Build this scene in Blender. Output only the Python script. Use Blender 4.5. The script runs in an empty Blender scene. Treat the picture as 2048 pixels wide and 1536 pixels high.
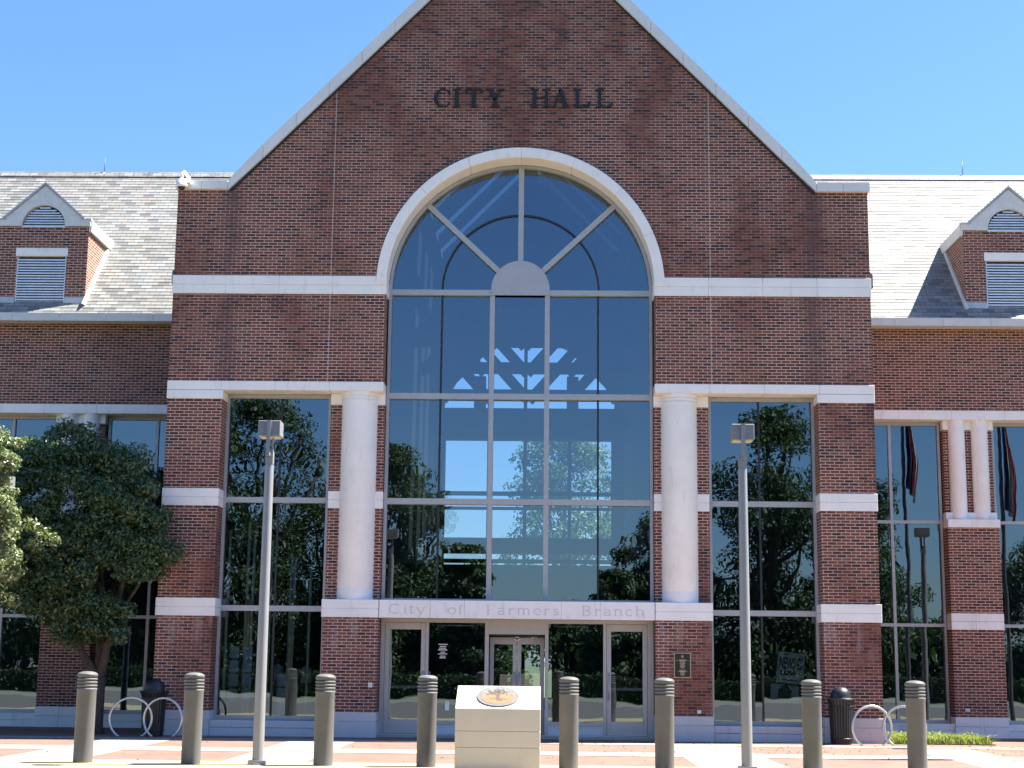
import bpy, bmesh, math, random
import numpy as np
from mathutils import Vector, Matrix
from mathutils.geometry import tessellate_polygon
R = math.radians
C = bpy.context.scene.collection
sc = bpy.context.scene
random.seed(7); rng = np.random.default_rng(7)

# ------------------------------------------------------------ camera
cd = bpy.data.cameras.new('camera'); cam = bpy.data.objects.new('camera', cd); C.objects.link(cam)
PITCH, YAW, ROLL = 0.179285, -0.02341, 0.0111016
cp, sp, cy, sy = math.cos(PITCH), math.sin(PITCH), math.cos(YAW), math.sin(YAW)
fwd = Vector((sy*cp, cy*cp, sp)); rt = Vector((cy, -sy, 0)); up = rt.cross(fwd)
r2 = rt*math.cos(ROLL)+up*math.sin(ROLL); u2 = -rt*math.sin(ROLL)+up*math.cos(ROLL)
M = Matrix((r2, u2, -fwd)).transposed().to_4x4(); M.translation = Vector((0.6304, -33.5594, 1.538))
cam.matrix_world = M
cd.sensor_width = 36; cd.lens = 3082.57*36/2048; cd.clip_end = 3000; cd.clip_start = .1
sc.camera = cam
# ------------------------------------------------------------ light
EL, AZ = R(59), R(12.5)                      # sun: high, from the right and a little behind the building
sunv = Vector((math.cos(EL)*math.cos(AZ), math.cos(EL)*math.sin(AZ), math.sin(EL)))
sl = bpy.data.lights.new('sun', 'SUN'); sl.energy = 5.0; sl.angle = R(.53); sl.color = (1, .94, .84)
so = bpy.data.objects.new('sun', sl); C.objects.link(so); so.rotation_euler = sunv.to_track_quat('Z', 'Y').to_euler()
w = bpy.data.worlds.new('World'); sc.world = w; w.use_nodes = True
nt = w.node_tree; sky = nt.nodes.new('ShaderNodeTexSky'); sky.sky_type = 'NISHITA'; sky.sun_disc = False
sky.sun_elevation = EL; sky.sun_rotation = math.pi/2-AZ
sky.air_density = 1.3; sky.dust_density = .4; sky.ozone_density = 4.0
bg = nt.nodes['Background']; gr = nt.nodes.new('ShaderNodeMix'); gr.data_type = 'RGBA'; gr.blend_type = 'MULTIPLY'; gr.inputs[0].default_value = 1
gr.inputs[7].default_value = (.365, .475, .66, 1)      # the phone's deep rendering of a clear sky
nt.links.new(sky.outputs[0], gr.inputs[6]); nt.links.new(gr.outputs[2], bg.inputs[0]); bg.inputs[1].default_value = .08
sc.view_settings.view_transform = 'Standard'; sc.view_settings.look = 'None'
sc.view_settings.exposure = 2.27; sc.view_settings.gamma = 1
sc.cycles.max_bounces = 8; sc.cycles.transparent_max_bounces = 16; sc.cycles.sample_clamp_indirect = 8
sc.cycles.glossy_bounces = 4; sc.cycles.caustics_reflective = False; sc.cycles.caustics_refractive = False

# ------------------------------------------------------------ materials
def NM(name):
    m = bpy.data.materials.new(name); m.use_nodes = True
    return m, m.node_tree.nodes, m.node_tree.links, m.node_tree.nodes['Principled BSDF']
def ramp(N, stops, interp='LINEAR'):
    r = N.new('ShaderNodeValToRGB'); e = r.color_ramp; e.interpolation = interp
    while len(e.elements) < len(stops): e.elements.new(.5)
    for i, (p, c) in enumerate(stops):
        e.elements[i].position = p; e.elements[i].color = (*c, 1) if len(c) == 3 else c
    return r
def mixc(N, L, f, a, b, mode='MIX'):
    m = N.new('ShaderNodeMix'); m.data_type = 'RGBA'; m.blend_type = mode
    for s, v in ((0, f), (6, a), (7, b)):
        if hasattr(v, 'links') or hasattr(v, 'is_linked'): L.new(v, m.inputs[s])
        elif isinstance(v, (int, float)): m.inputs[s].default_value = v
        else: m.inputs[s].default_value = (*v, 1)
    return m.outputs[2]
def math_(N, L, op, a, b=None, c=None, clamp=False):
    m = N.new('ShaderNodeMath'); m.operation = op; m.use_clamp = clamp
    for i, v in enumerate((a, b, c)):
        if v is None: continue
        if isinstance(v, (int, float)): m.inputs[i].default_value = v
        else: L.new(v, m.inputs[i])
    return m.outputs[0]
def noise(N, L, vec, scale, detail=4, rough=.55, sc3=None):
    if sc3:
        mp = N.new('ShaderNodeMapping'); mp.inputs['Scale'].default_value = sc3; L.new(vec, mp.inputs[0]); vec = mp.outputs[0]
    n = N.new('ShaderNodeTexNoise'); n.inputs['Scale'].default_value = scale; n.inputs['Detail'].default_value = detail
    n.inputs['Roughness'].default_value = rough; L.new(vec, n.inputs[0]); return n.outputs[0]
def plain(name, col, rough=.6, metal=0, var=.08, nscale=6, bump=0, spec=.5):
    m, N, L, B = NM(name); tc = N.new('ShaderNodeTexCoord')
    n = noise(N, L, tc.outputs['Object'], nscale)
    r = ramp(N, [(.3, tuple(c*(1-var) for c in col)), (.7, tuple(min(1, c*(1+var)) for c in col))]); L.new(n, r.inputs[0])
    L.new(r.outputs[0], B.inputs['Base Color']); B.inputs['Roughness'].default_value = rough; B.inputs['Metallic'].default_value = metal
    B.inputs['Specular IOR Level'].default_value = spec
    if bump:
        b = N.new('ShaderNodeBump'); b.inputs['Strength'].default_value = bump; b.inputs['Distance'].default_value = .01
        L.new(noise(N, L, tc.outputs['Object'], nscale*12, 3), b.inputs['Height']); L.new(b.outputs[0], B.inputs['Normal'])
    return m
def wall_vec(N, L):
    """face-aligned (u, z) coordinates: x on walls facing front, y on walls facing sideways"""
    tc = N.new('ShaderNodeTexCoord'); s = N.new('ShaderNodeSeparateXYZ'); L.new(tc.outputs['Object'], s.inputs[0])
    g = N.new('ShaderNodeNewGeometry'); gn = N.new('ShaderNodeSeparateXYZ'); L.new(g.outputs['True Normal'], gn.inputs[0])
    side = math_(N, L, 'GREATER_THAN', math_(N, L, 'ABSOLUTE', gn.outputs[0]), .6)
    u = math_(N, L, 'ADD', math_(N, L, 'MULTIPLY', s.outputs[0], math_(N, L, 'SUBTRACT', 1, side)), math_(N, L, 'MULTIPLY', s.outputs[1], side))
    cb = N.new('ShaderNodeCombineXYZ'); L.new(u, cb.inputs[0]); L.new(s.outputs[2], cb.inputs[1])
    return tc, s, cb.outputs[0]
def brick_mat(name, stain=1.0, dark=1.0, joints=()):
    m, N, L, B = NM(name); tc, s, vec = wall_vec(N, L)
    bt = N.new('ShaderNodeTexBrick'); L.new(vec, bt.inputs['Vector'])
    for k, v in (('Scale', 1), ('Mortar Size', .0085), ('Mortar Smooth', .15), ('Bias', 0), ('Brick Width', .2032), ('Row Height', .0677)):
        bt.inputs[k].default_value = v
    bt.inputs['Color1'].default_value = (0, 0, 0, 1); bt.inputs['Color2'].default_value = (1, 1, 1, 1); bt.inputs['Mortar'].default_value = (.5, .5, .5, 1)
    cr = ramp(N, [(0, (.042, .030, .030)), (.15, (.070, .036, .032)), (.34, (.120, .046, .036)), (.58, (.155, .055, .041)), (.8, (.185, .068, .048)), (1, (.17, .092, .062))])
    L.new(bt.outputs['Color'], cr.inputs[0])
    fine = noise(N, L, tc.outputs['Object'], 60, 3)
    col = mixc(N, L, .5, cr.outputs[0], mixc(N, L, fine, (.5, .5, .5), (1.4, 1.4, 1.4)), 'MULTIPLY')
    big = noise(N, L, tc.outputs['Object'], .42, 6, .65, (1, 1, .6))
    mask = math_(N, L, 'MULTIPLY', math_(N, L, 'SUBTRACT', big, .47, clamp=True), 6*stain, clamp=True)
    # more grime in the mortar towards the top of the gable
    hi = math_(N, L, 'MULTIPLY', math_(N, L, 'SUBTRACT', s.outputs[2], 11.5), .09, clamp=True)
    med = noise(N, L, tc.outputs['Object'], 1.9, 4, .6)
    grime = math_(N, L, 'ADD', mask, math_(N, L, 'MULTIPLY', hi, math_(N, L, 'MULTIPLY', med, 3.0*stain)), clamp=True)
    grime = math_(N, L, 'MULTIPLY', grime, .86)
    mort = mixc(N, L, grime, (.55, .385, .32), (.165, .08, .066))
    col = mixc(N, L, bt.outputs['Fac'], col, mort)
    # run-off streaks below the kneelers and pier edges
    ax = math_(N, L, 'ABSOLUTE', s.outputs[0])
    if stain > .5:
        wob = math_(N, L, 'MULTIPLY', math_(N, L, 'SUBTRACT', noise(N, L, tc.outputs['Object'], 1.3, 3), .5), .35)
        d = math_(N, L, 'ABSOLUTE', math_(N, L, 'SUBTRACT', math_(N, L, 'ADD', ax, wob), 6.55))
        st = math_(N, L, 'SUBTRACT', 1, math_(N, L, 'MULTIPLY', d, 3.0), clamp=True)
        st = math_(N, L, 'MULTIPLY', st, math_(N, L, 'MULTIPLY', noise(N, L, tc.outputs['Object'], 3, 4, .6), 1.35), clamp=True)
        zt = math_(N, L, 'GREATER_THAN', s.outputs[2], 7.6)
        st = math_(N, L, 'MULTIPLY', st, zt)
        col = mixc(N, L, math_(N, L, 'MULTIPLY', st, .8), col, (.085, .055, .058))
        # pale lime bloom
        lb = noise(N, L, tc.outputs['Object'], 2.2, 4, .65, (1.6, 1.6, .35))
        low = math_(N, L, 'SUBTRACT', 1, math_(N, L, 'MULTIPLY', math_(N, L, 'ABSOLUTE', math_(N, L, 'SUBTRACT', s.outputs[2], 2.2)), 1.4), clamp=True)
        lbm = math_(N, L, 'MULTIPLY', math_(N, L, 'MULTIPLY', math_(N, L, 'SUBTRACT', lb, .5, clamp=True), 3.5), low, clamp=True)
        col = mixc(N, L, math_(N, L, 'MULTIPLY', lbm, .6), col, (.42, .38, .37))
    for jx in joints:
        jd = math_(N, L, 'LESS_THAN', math_(N, L, 'ABSOLUTE', math_(N, L, 'SUBTRACT', ax, jx)), .008)
        jz = math_(N, L, 'GREATER_THAN', s.outputs[2], 7.6)
        col = mixc(N, L, math_(N, L, 'MULTIPLY', math_(N, L, 'MULTIPLY', jd, jz), .75), col, (.50, .42, .39))
    L.new(col, B.inputs['Base Color']); B.inputs['Roughness'].default_value = .88; B.inputs['Specular IOR Level'].default_value = .25
    b = N.new('ShaderNodeBump'); b.inputs['Strength'].default_value = .5; b.inputs['Distance'].default_value = .006
    L.new(math_(N, L, 'ADD', math_(N, L, 'SUBTRACT', 1, bt.outputs['Fac']), math_(N, L, 'MULTIPLY', fine, .3)), b.inputs['Height']); L.new(b.outputs[0], B.inputs['Normal'])
    return m
def stone_mat(name, col=(.60, .585, .56), dirt=.35):
    m, N, L, B = NM(name); tc = N.new('ShaderNodeTexCoord'); v = tc.outputs['Object']
    n1 = noise(N, L, v, 1.2, 5); r = ramp(N, [(.3, tuple(c*.93 for c in col)), (.7, tuple(c*1.04 for c in col))]); L.new(n1, r.inputs[0])
    n2 = noise(N, L, v, 5, 6, .7, (1, 1, .3)); f = math_(N, L, 'MULTIPLY', math_(N, L, 'SUBTRACT', n2, .56, clamp=True), 4*dirt, clamp=True)
    c = mixc(N, L, f, r.outputs[0], tuple(k*.55 for k in col))
    L.new(c, B.inputs['Base Color']); B.inputs['Roughness'].default_value = .85; B.inputs['Specular IOR Level'].default_value = .2
    b = N.new('ShaderNodeBump'); b.inputs['Strength'].default_value = .25; b.inputs['Distance'].default_value = .004
    L.new(noise(N, L, v, 70, 3), b.inputs['Height']); L.new(b.outputs[0], B.inputs['Normal'])
    return m
def glass_mat(name, refl=.2, tint=(.55, .63, .66), wave=.0022):
    m, N, L, B = NM(name); N.remove(B); out = N['Material Output']
    t = N.new('ShaderNodeBsdfTransparent'); t.inputs[0].default_value = (*tint, 1)
    g = N.new('ShaderNodeBsdfGlossy'); g.inputs['Roughness'].default_value = 0; g.inputs[0].default_value = (.72, .88, 1, 1)
    tc = N.new('ShaderNodeTexCoord'); b = N.new('ShaderNodeBump'); b.inputs['Strength'].default_value = 1; b.inputs['Distance'].default_value = wave
    L.new(noise(N, L, tc.outputs['Object'], .9, 1.5, .45, (1, 1, 1.5)), b.inputs['Height']); L.new(b.outputs[0], g.inputs['Normal'])
    fr = N.new('ShaderNodeFresnel'); fr.inputs[0].default_value = 1.5
    f = math_(N, L, 'ADD', refl, math_(N, L, 'MULTIPLY', fr.outputs[0], .8), clamp=True)
    mx = N.new('ShaderNodeMixShader'); L.new(f, mx.inputs[0]); L.new(t.outputs[0], mx.inputs[1]); L.new(g.outputs[0], mx.inputs[2])
    L.new(mx.outputs[0], out.inputs[0]); return m
def slate_mat(name):
    m, N, L, B = NM(name); tc = N.new('ShaderNodeTexCoord'); s = N.new('ShaderNodeSeparateXYZ'); L.new(tc.outputs['Object'], s.inputs[0])
    cb = N.new('ShaderNodeCombineXYZ'); L.new(s.outputs[0], cb.inputs[0]); L.new(math_(N, L, 'SUBTRACT', s.outputs[2], 9.83), cb.inputs[1])
    bt = N.new('ShaderNodeTexBrick'); L.new(cb.outputs[0], bt.inputs['Vector'])
    for k, v in (('Scale', 1), ('Mortar Size', .006), ('Mortar Smooth', .0), ('Brick Width', .27), ('Row Height', SLATE)):
        bt.inputs[k].default_value = v
    bt.inputs['Color1'].default_value = (0, 0, 0, 1); bt.inputs['Color2'].default_value = (1, 1, 1, 1)
    cr = ramp(N, [(0, (.10, .10, .098)), (.3, (.155, .16, .152)), (.55, (.20, .185, .165)), (.8, (.225, .23, .218)), (1, (.165, .178, .178))]); L.new(bt.outputs['Color'], cr.inputs[0])
    n = noise(N, L, tc.outputs['Object'], .7, 5, .65); f = math_(N, L, 'MULTIPLY', math_(N, L, 'SUBTRACT', n, .52, clamp=True), 3, clamp=True)
    c = mixc(N, L, f, cr.outputs[0], (.17, .165, .13)); c = mixc(N, L, bt.outputs['Fac'], c, (.06, .06, .065))
    L.new(c, B.inputs['Base Color']); B.inputs['Roughness'].default_value = .6
    return m
SLATE = .1083
def paver_mat(name):
    m, N, L, B = NM(name); tc = N.new('ShaderNodeTexCoord'); v = tc.outputs['Object']
    mp = N.new('ShaderNodeMapping'); mp.inputs['Rotation'].default_value = (0, 0, R(45)); L.new(v, mp.inputs[0])
    bt = N.new('ShaderNodeTexBrick'); L.new(mp.outputs[0], bt.inputs['Vector'])
    for k, x in (('Scale', 1), ('Mortar Size', .006), ('Brick Width', .30), ('Row Height', .30)): bt.inputs[k].default_value = x
    bt.inputs['Color1'].default_value = (.145, .074, .055, 1); bt.inputs['Color2'].default_value = (.18, .097, .073, 1); bt.inputs['Mortar'].default_value = (.15, .10, .08, 1)
    n = noise(N, L, v, .8, 5); c = mixc(N, L, .5, bt.outputs[0], mixc(N, L, n, (.72, .72, .72), (1.25, 1.25, 1.25)), 'MULTIPLY')
    n2 = noise(N, L, v, 9, 5, .7); f = math_(N, L, 'MULTIPLY', math_(N, L, 'SUBTRACT', n2, .6, clamp=True), 3, clamp=True)
    c = mixc(N, L, f, c, (.16, .10, .07))
    L.new(c, B.inputs['Base Color']); B.inputs['Roughness'].default_value = .85; return m
def leaf_mat(name, cols, gloss=.45, trans=.25):
    m, N, L, B = NM(name); g = N.new('ShaderNodeNewGeometry')
    r = ramp(N, [(i/(len(cols)-1), c) for i, c in enumerate(cols)]); L.new(g.outputs['Random Per Island'], r.inputs[0])
    L.new(r.outputs[0], B.inputs['Base Color']); B.inputs['Roughness'].default_value = gloss
    tr = N.new('ShaderNodeBsdfTranslucent'); L.new(mixc(N, L, 1, r.outputs[0], (1.3, 1.6, .6), 'MULTIPLY'), tr.inputs[0])
    mx = N.new('ShaderNodeMixShader'); mx.inputs[0].default_value = trans
    L.new(B.outputs[0], mx.inputs[1]); L.new(tr.outputs[0], mx.inputs[2]); L.new(mx.outputs[0], N['Material Output'].inputs[0]); return m

BRICK = brick_mat('red_brick', joints=(4.25,)); BRICK2 = brick_mat('wing_brick', .45)
STONE = stone_mat('cast_stone', (.82, .80, .765), .6); GROOVE_SHADE = stone_mat('groove_shade_stone', (.60, .585, .56), .1); BASE = stone_mat('base_stone', (.52, .52, .52), .7)
METAL = plain('frame_metal', (.39, .39, .385), .45, .3, .05); DARK = plain('joint_and_shadow_black', (.012, .013, .016), .5, 0, .1)
GLASS = glass_mat('coated_glass', .15, (.42, .50, .54)); CLEAR = glass_mat('door_glass', .06, (.6, .66, .66))
LOBBYGLASS = glass_mat('rear_glass', .05, (.9, .95, .97), 0)
SLATEM = slate_mat('slate'); ALU = plain('gutter_metal', (.58, .58, .555), .5, .1, .06); COPE = plain('coping_metal', (.64, .64, .62), .5, 0, .05, 2)
LEAD = plain('flashing', (.42, .45, .50), .5, .2, .1); LOUV = plain('louver_metal', (.62, .65, .70), .4, .4, .08)
PAVER = paver_mat('brick_pavers'); CREAM = stone_mat('cream_concrete', (.28, .25, .21), .7); YEL = stone_mat('yellow_curb', (.33, .28, .16), .4)
SHADESTR = stone_mat('apron_concrete', (.36, .32, .27), .5)
ASPH = plain('road_asphalt', (.095, .088, .078), .9, 0, .2, 3, .3); LAWN = plain('lawn', (.06, .085, .03), .95, 0, .3, 1.5)
BOLL = plain('bollard_paint', (.108, .108, .106), .55, 0, .10, 3, 0, .25); POLE = plain('galvanised_pole', (.24, .24, .25), .45, .25, .06, 2)
LETTER = plain('dark_letter', (.010, .010, .014), .7, 0, .2); BLACK = plain('black_paint', (.010, .011, .013), .42, 0, .15)
STEEL = plain('rack_steel', (.45, .46, .46), .3, .7, .05); WHITE = plain('white_plastic', (.78, .78, .76), .4, 0, .03)
PLINTH = stone_mat('plinth_stone', (.52, .465, .39), .3)
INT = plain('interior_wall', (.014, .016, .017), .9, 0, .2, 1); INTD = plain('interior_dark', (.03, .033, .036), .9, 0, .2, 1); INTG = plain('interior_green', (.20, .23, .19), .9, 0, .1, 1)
TANF = plain('lobby_floor', (.20, .17, .13), .35, 0, .1, 1); POSTG = plain('pale_pole', (.72, .80, .66), .5, 0, .04); BAMB = plain('tan_pole', (.75, .58, .32), .5, 0, .1)
POSTER = plain('poster_paper', (.42, .52, .64), .6, 0, .15, 9); SHIRT = plain('pale_cloth', (.75, .80, .76), .9, 0, .2, 12)
BRONZE = plain('plaque_field', (.02, .018, .016), .4, .3, .2); GOLD = plain('plaque_metal', (.40, .35, .24), .45, .3, .15)
BARK = plain('bark', (.075, .055, .042), .95, 0, .35, 14, .6)
LEAF = leaf_mat('dark_leaf', [(.038, .074, .038), (.062, .115, .054), (.088, .145, .064), (.05, .092, .046), (.16, .19, .07)], .36)
LEAFS = leaf_mat('sun_glare_leaf', [(.05, .08, .035), (.12, .15, .07), (.19, .21, .11), (.08, .11, .05), (.25, .26, .16)], .35, .2)  # sun glare on the foliage is put into these paler greens
LEAFR = leaf_mat('rear_leaf', [(.05, .09, .035), (.08, .13, .05), (.11, .15, .06)], .5, .35)
LEAFB = leaf_mat('broad_leaf', [(.02, .04, .014), (.035, .06, .02), (.05, .08, .028)], .6, .3)
GRASSM = leaf_mat('blade', [(.10, .13, .03), (.19, .22, .045), (.27, .28, .08), (.07, .10, .025)], .5, .3)

# ------------------------------------------------------------ mesh helpers
class MB:
    def __init__(s): s.v = []; s.f = []; s.sm = []
    def add(s, vs, fs, smooth=False):
        o = len(s.v); s.v += [tuple(v) for v in vs]
        for f in fs: s.f.append(tuple(o+i for i in f)); s.sm.append(smooth)
        return s
    def box(s, x0, x1, y0, y1, z0, z1):
        return s.add([(x0,y0,z0),(x1,y0,z0),(x1,y1,z0),(x0,y1,z0),(x0,y0,z1),(x1,y0,z1),(x1,y1,z1),(x0,y1,z1)],
                     [(0,3,2,1),(4,5,6,7),(0,1,5,4),(1,2,6,5),(2,3,7,6),(3,0,4,7)])
    def prism(s, loops, y0, y1):
        """x,z outline (holes after the first loop) extruded from y0 to y1"""
        pts = [p for l in loops for p in l]; tri = tessellate_polygon([[Vector((p[0], p[1], 0)) for p in l] for l in loops])
        n = len(pts); vs = [(p[0], y0, p[1]) for p in pts]+[(p[0], y1, p[1]) for p in pts]; fs = []
        for t in tri:
            a, b, c = (Vector(pts[i]) for i in t)
            ccw = (b-a).x*(c-a).y-(b-a).y*(c-a).x > 0
            t = tuple(t) if ccw else tuple(reversed(t))
            fs.append(t); fs.append(tuple(n+i for i in reversed(t)))
        o = 0
        for k, l in enumerate(loops):
            ar = sum(l[i][0]*l[(i+1) % len(l)][1]-l[(i+1) % len(l)][0]*l[i][1] for i in range(len(l)))
            pos = (ar > 0) == (k == 0)
            for i in range(len(l)):
                a, b = o+i, o+(i+1) % len(l); fs.append((b, a, a+n, b+n) if pos else (a, b, b+n, a+n))
            o += len(l)
        return s.add(vs, fs)
    def lathe(s, prof, cx, cy, seg=32, a0=0, a1=2*math.pi, cap=True):
        full = abs(a1-a0-2*math.pi) < 1e-6; n = seg if full else seg+1; vs = []
        for r, z in prof:
            for i in range(n):
                a = a0+(a1-a0)*i/seg; vs.append((cx+r*math.cos(a), cy+r*math.sin(a), z))
        fs = []
        for k in range(len(prof)-1):
            for i in range(seg):
                j = (i+1) % n; fs.append((k*n+i, k*n+j, (k+1)*n+j, (k+1)*n+i))
        s.add(vs, fs, True)
        if cap and full:
            for k, rev in ((0, True), (len(prof)-1, False)):
                if prof[k][0] > 1e-4:
                    r, z = prof[k]; c = [(cx+r*math.cos(2*math.pi*i/seg), cy+r*math.sin(2*math.pi*i/seg), z) for i in range(seg)]
                    s.add(c, [tuple(range(seg))[::-1] if rev else tuple(range(seg))])
        return s
    def tube(s, pts, rad, seg=8, closed=False):
        pts = [Vector(p) for p in pts]; n = len(pts); vs = []; rads = rad if isinstance(rad, (list, tuple)) else [rad]*n
        ref = None
        for i, p in enumerate(pts):
            d = (pts[(i+1) % n]-pts[i-1]) if closed else (pts[min(i+1, n-1)]-pts[max(i-1, 0)])
            d.normalize()
            if ref is None: ref = Vector((0, 0, 1)) if abs(d.z) < .9 else Vector((1, 0, 0))
            a = d.cross(ref).normalized(); b = a.cross(d).normalized(); ref = b
            for k in range(seg):
                t = 2*math.pi*k/seg; vs.append(p+(a*math.cos(t)+b*math.sin(t))*rads[i])
        fs = []
        for i in range(n if closed else n-1):
            for k in range(seg):
                j = (i+1) % n; k2 = (k+1) % seg; fs.append((i*seg+k, i*seg+k2, j*seg+k2, j*seg+k))
        if not closed: fs += [tuple(range(seg))[::-1], tuple((n-1)*seg+k for k in range(seg))]
        return s.add(vs, fs, True)
    def build(s, name, mat, parent=None, bevel=0, mw=None):
        me = bpy.data.meshes.new(name); me.from_pydata(s.v, [], s.f); me.update()
        me.polygons.foreach_set('use_smooth', s.sm)
        if not isinstance(mat, (list, tuple)): mat = [mat]
        for m in mat: me.materials.append(m)
        o = bpy.data.objects.new(name, me); C.objects.link(o)
        if parent is not None: o.parent = parent
        if bevel:
            b = o.modifiers.new('b', 'BEVEL'); b.width = bevel; b.segments = 1; b.limit_method = 'ANGLE'; b.angle_limit = R(50)
        return o
def tag(o, label=None, cat=None, group=None, kind=None):
    if label: o['label'] = label
    if cat: o['category'] = cat
    if group: o['group'] = group
    if kind: o['kind'] = kind
    return o
def empty(name, loc=(0, 0, 0), rz=0):
    o = bpy.data.objects.new(name, None); C.objects.link(o); o.location = loc; o.rotation_euler.z = rz; o.empty_display_size = .2; return o
def copy_tree(o, parent=None):
    c = o.copy(); C.objects.link(c)
    if parent is not None: c.parent = parent
    for ch in list(o.children): copy_tree(ch, c)
    return c
def arc(cx, cz, r, a0, a1, n=48): return [(cx+r*math.cos(R(a0+(a1-a0)*i/n)), cz+r*math.sin(R(a0+(a1-a0)*i/n))) for i in range(n+1)]
GZ = -.05

# ------------------------------------------------------------ ground
tag(MB().box(-900, 900, -900, 900, -.5, GZ-.03).build('ground', LAWN), kind='structure')
tag(MB().box(-120, 120, -30.5, -12.2, GZ-.03, GZ-.018).build('road', ASPH), kind='structure')
tag(MB().box(-120, 120, -39, -30.5, GZ-.03, GZ-.012).build('pavement', plain('worn_concrete', (.16, .145, .12), .9, 0, .2, 2)), kind='structure')
tag(MB().box(-22, 22, -12.2, 23, GZ-.03, GZ).build('plaza', PAVER), kind='structure')
m = MB()
XC = [(-17.0, -15.4), (-12.6, -11.2), (-8.18, -6.86), (-4.52, -3.2), (3.06, 4.5), (7.75, 9.05), (11.2, 12.6)]
for a, b in XC: m.box(a, b, -8.45, -1.2, GZ, GZ+.004)
tag(m.build('pavement', CREAM), kind='structure')
m = MB().box(-22, 22, -5.75, -4.55, GZ, GZ+.008); m.box(-22, 22, -1.9, -1.2, GZ, GZ+.008)
tag(m.build('pavement', CREAM), kind='structure')
tag(MB().box(-22, 22, -12.1, -8.45, GZ, GZ+.008).build('curb_strip', YEL), kind='structure')
tag(MB().box(-22, 22, -12.25, -12.1, GZ-.03, GZ+.01).build('curb_strip', YEL), kind='structure')
# fallen leaves
vs = []; fs = []
for i in range(900):
    if i < 620: x = random.gauss(6.5, 4.0); y = random.uniform(-4.8, -.3)
    else: x = random.uniform(-13, 13); y = random.uniform(-9, -.2)
    a = random.random()*6.3; l = random.uniform(.015, .04); q = l*.5; z = GZ+.012
    k = len(vs); vs += [(x+l*math.cos(a), y+l*math.sin(a), z), (x-q*math.sin(a), y+q*math.cos(a), z+random.uniform(0, .02)), (x-l*math.cos(a), y-l*math.sin(a), z), (x+q*math.sin(a), y-q*math.cos(a), z+.004)]; fs.append((k, k+1, k+2, k+3))
LITTER = leaf_mat('dry_leaf', [(.12, .07, .035), (.22, .14, .07), (.08, .05, .03), (.30, .22, .13)], .8, .1)
tag(MB().add(vs, fs).build('fallen_leaves', LITTER), 'brown fallen leaves scattered over the pavers', 'leaf litter', kind='stuff')

# ------------------------------------------------------------ city hall
hall = tag(empty('city_hall', (0, 0, GZ)), 'red brick civic hall with stone bands, tall arched window and gable', 'building')
def P(mb, name, mat, parent=None, bevel=0):
    o = mb.build(name, mat, None, bevel); par = parent if parent is not None else hall
    o.parent = par; o.matrix_parent_inverse = Matrix.Translation(-Vector((0, 0, GZ))) if par is hall else Matrix.Identity(4)
    return o
ZC, RO = 9.85, 3.02          # arch centre and radius
K = 1.027                    # rake slope
ZA = 12.08+6.62*K
m = MB()
outl = [(-7.8, 7.645), (-3.02, 7.645), (-3.02, ZC)] + arc(0, ZC, RO, 180, 0)[1:-1] + [(3.02, ZC), (3.02, 7.645), (7.8, 7.645), (7.8, 12.08), (6.62, 12.08), (0, ZA), (-6.62, 12.08), (-7.8, 12.08)]
m.prism([outl], 0, .62)
for s in (-1, 1):
    a, b = sorted((s*6.58, s*7.8)); m.box(a, b, 0, .62, .47, 7.27)
    a, b = sorted((s*2.99, s*4.19)); m.box(a, b, 0, .62, .47, 2.5)
    a, b = sorted((s*3.0, s*4.21)); m.box(a, b, .37, .62, 2.8, 7.26)
    a, b = sorted((s*7.5, s*7.8)); m.box(a, b, .62, 20, -.2, 10.75)
P(m, 'brick_wall', BRICK)
m = MB(); m.box(-7.5, -3.0, 20, 20.4, -.2, 10.6); m.box(3.0, 7.5, 20, 20.4, -.2, 10.6)
m.prism([[(-7.5, 10.6), (-3, 10.6)] + arc(0, ZC, 3.0, 165, 15, 30) + [(3, 10.6), (7.5, 10.6), (0, 18.3)]], 20, 20.4)
P(m, 'rear_wall', BRICK2)
# main roof (closed slabs behind the parapet)
m = MB(); sk = MB()
for s in (-1, 1):
    z = lambda x: ZA-.35-K*abs(x)
    def slab(x0, x1, y0, y1):
        v = [(s*x0, y0, z(x0)), (s*x1, y0, z(x1)), (s*x1, y1, z(x1)), (s*x0, y1, z(x0))]
        v2 = [(a, b, c-.3) for a, b, c in v]; m.add(v+v2, [(0,1,2,3),(7,6,5,4),(0,4,5,1),(1,5,6,2),(2,6,7,3),(3,7,4,0)])
    slab(3.0, 8.0, .62, 20.6); slab(0, .25, .62, 20.6)
    for y0, y1 in ((.62, 11.8), (13.0, 14.3), (15.6, 16.4), (17.8, 20.6)): slab(.25, 3.0, y0, y1)
    for y0, y1 in ((11.8, 13.0), (14.3, 15.6), (16.4, 17.8)): sk.add([(s*.25, y0, z(.25)), (s*3, y0, z(3)), (s*3, y1, z(3)), (s*.25, y1, z(.25))], [(0, 1, 2, 3)])
P(sk, 'skylight', glass_mat('skylight_glass', .05, (.30, .33, .33), 0))
P(m, 'main_roof', SLATEM)
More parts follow.
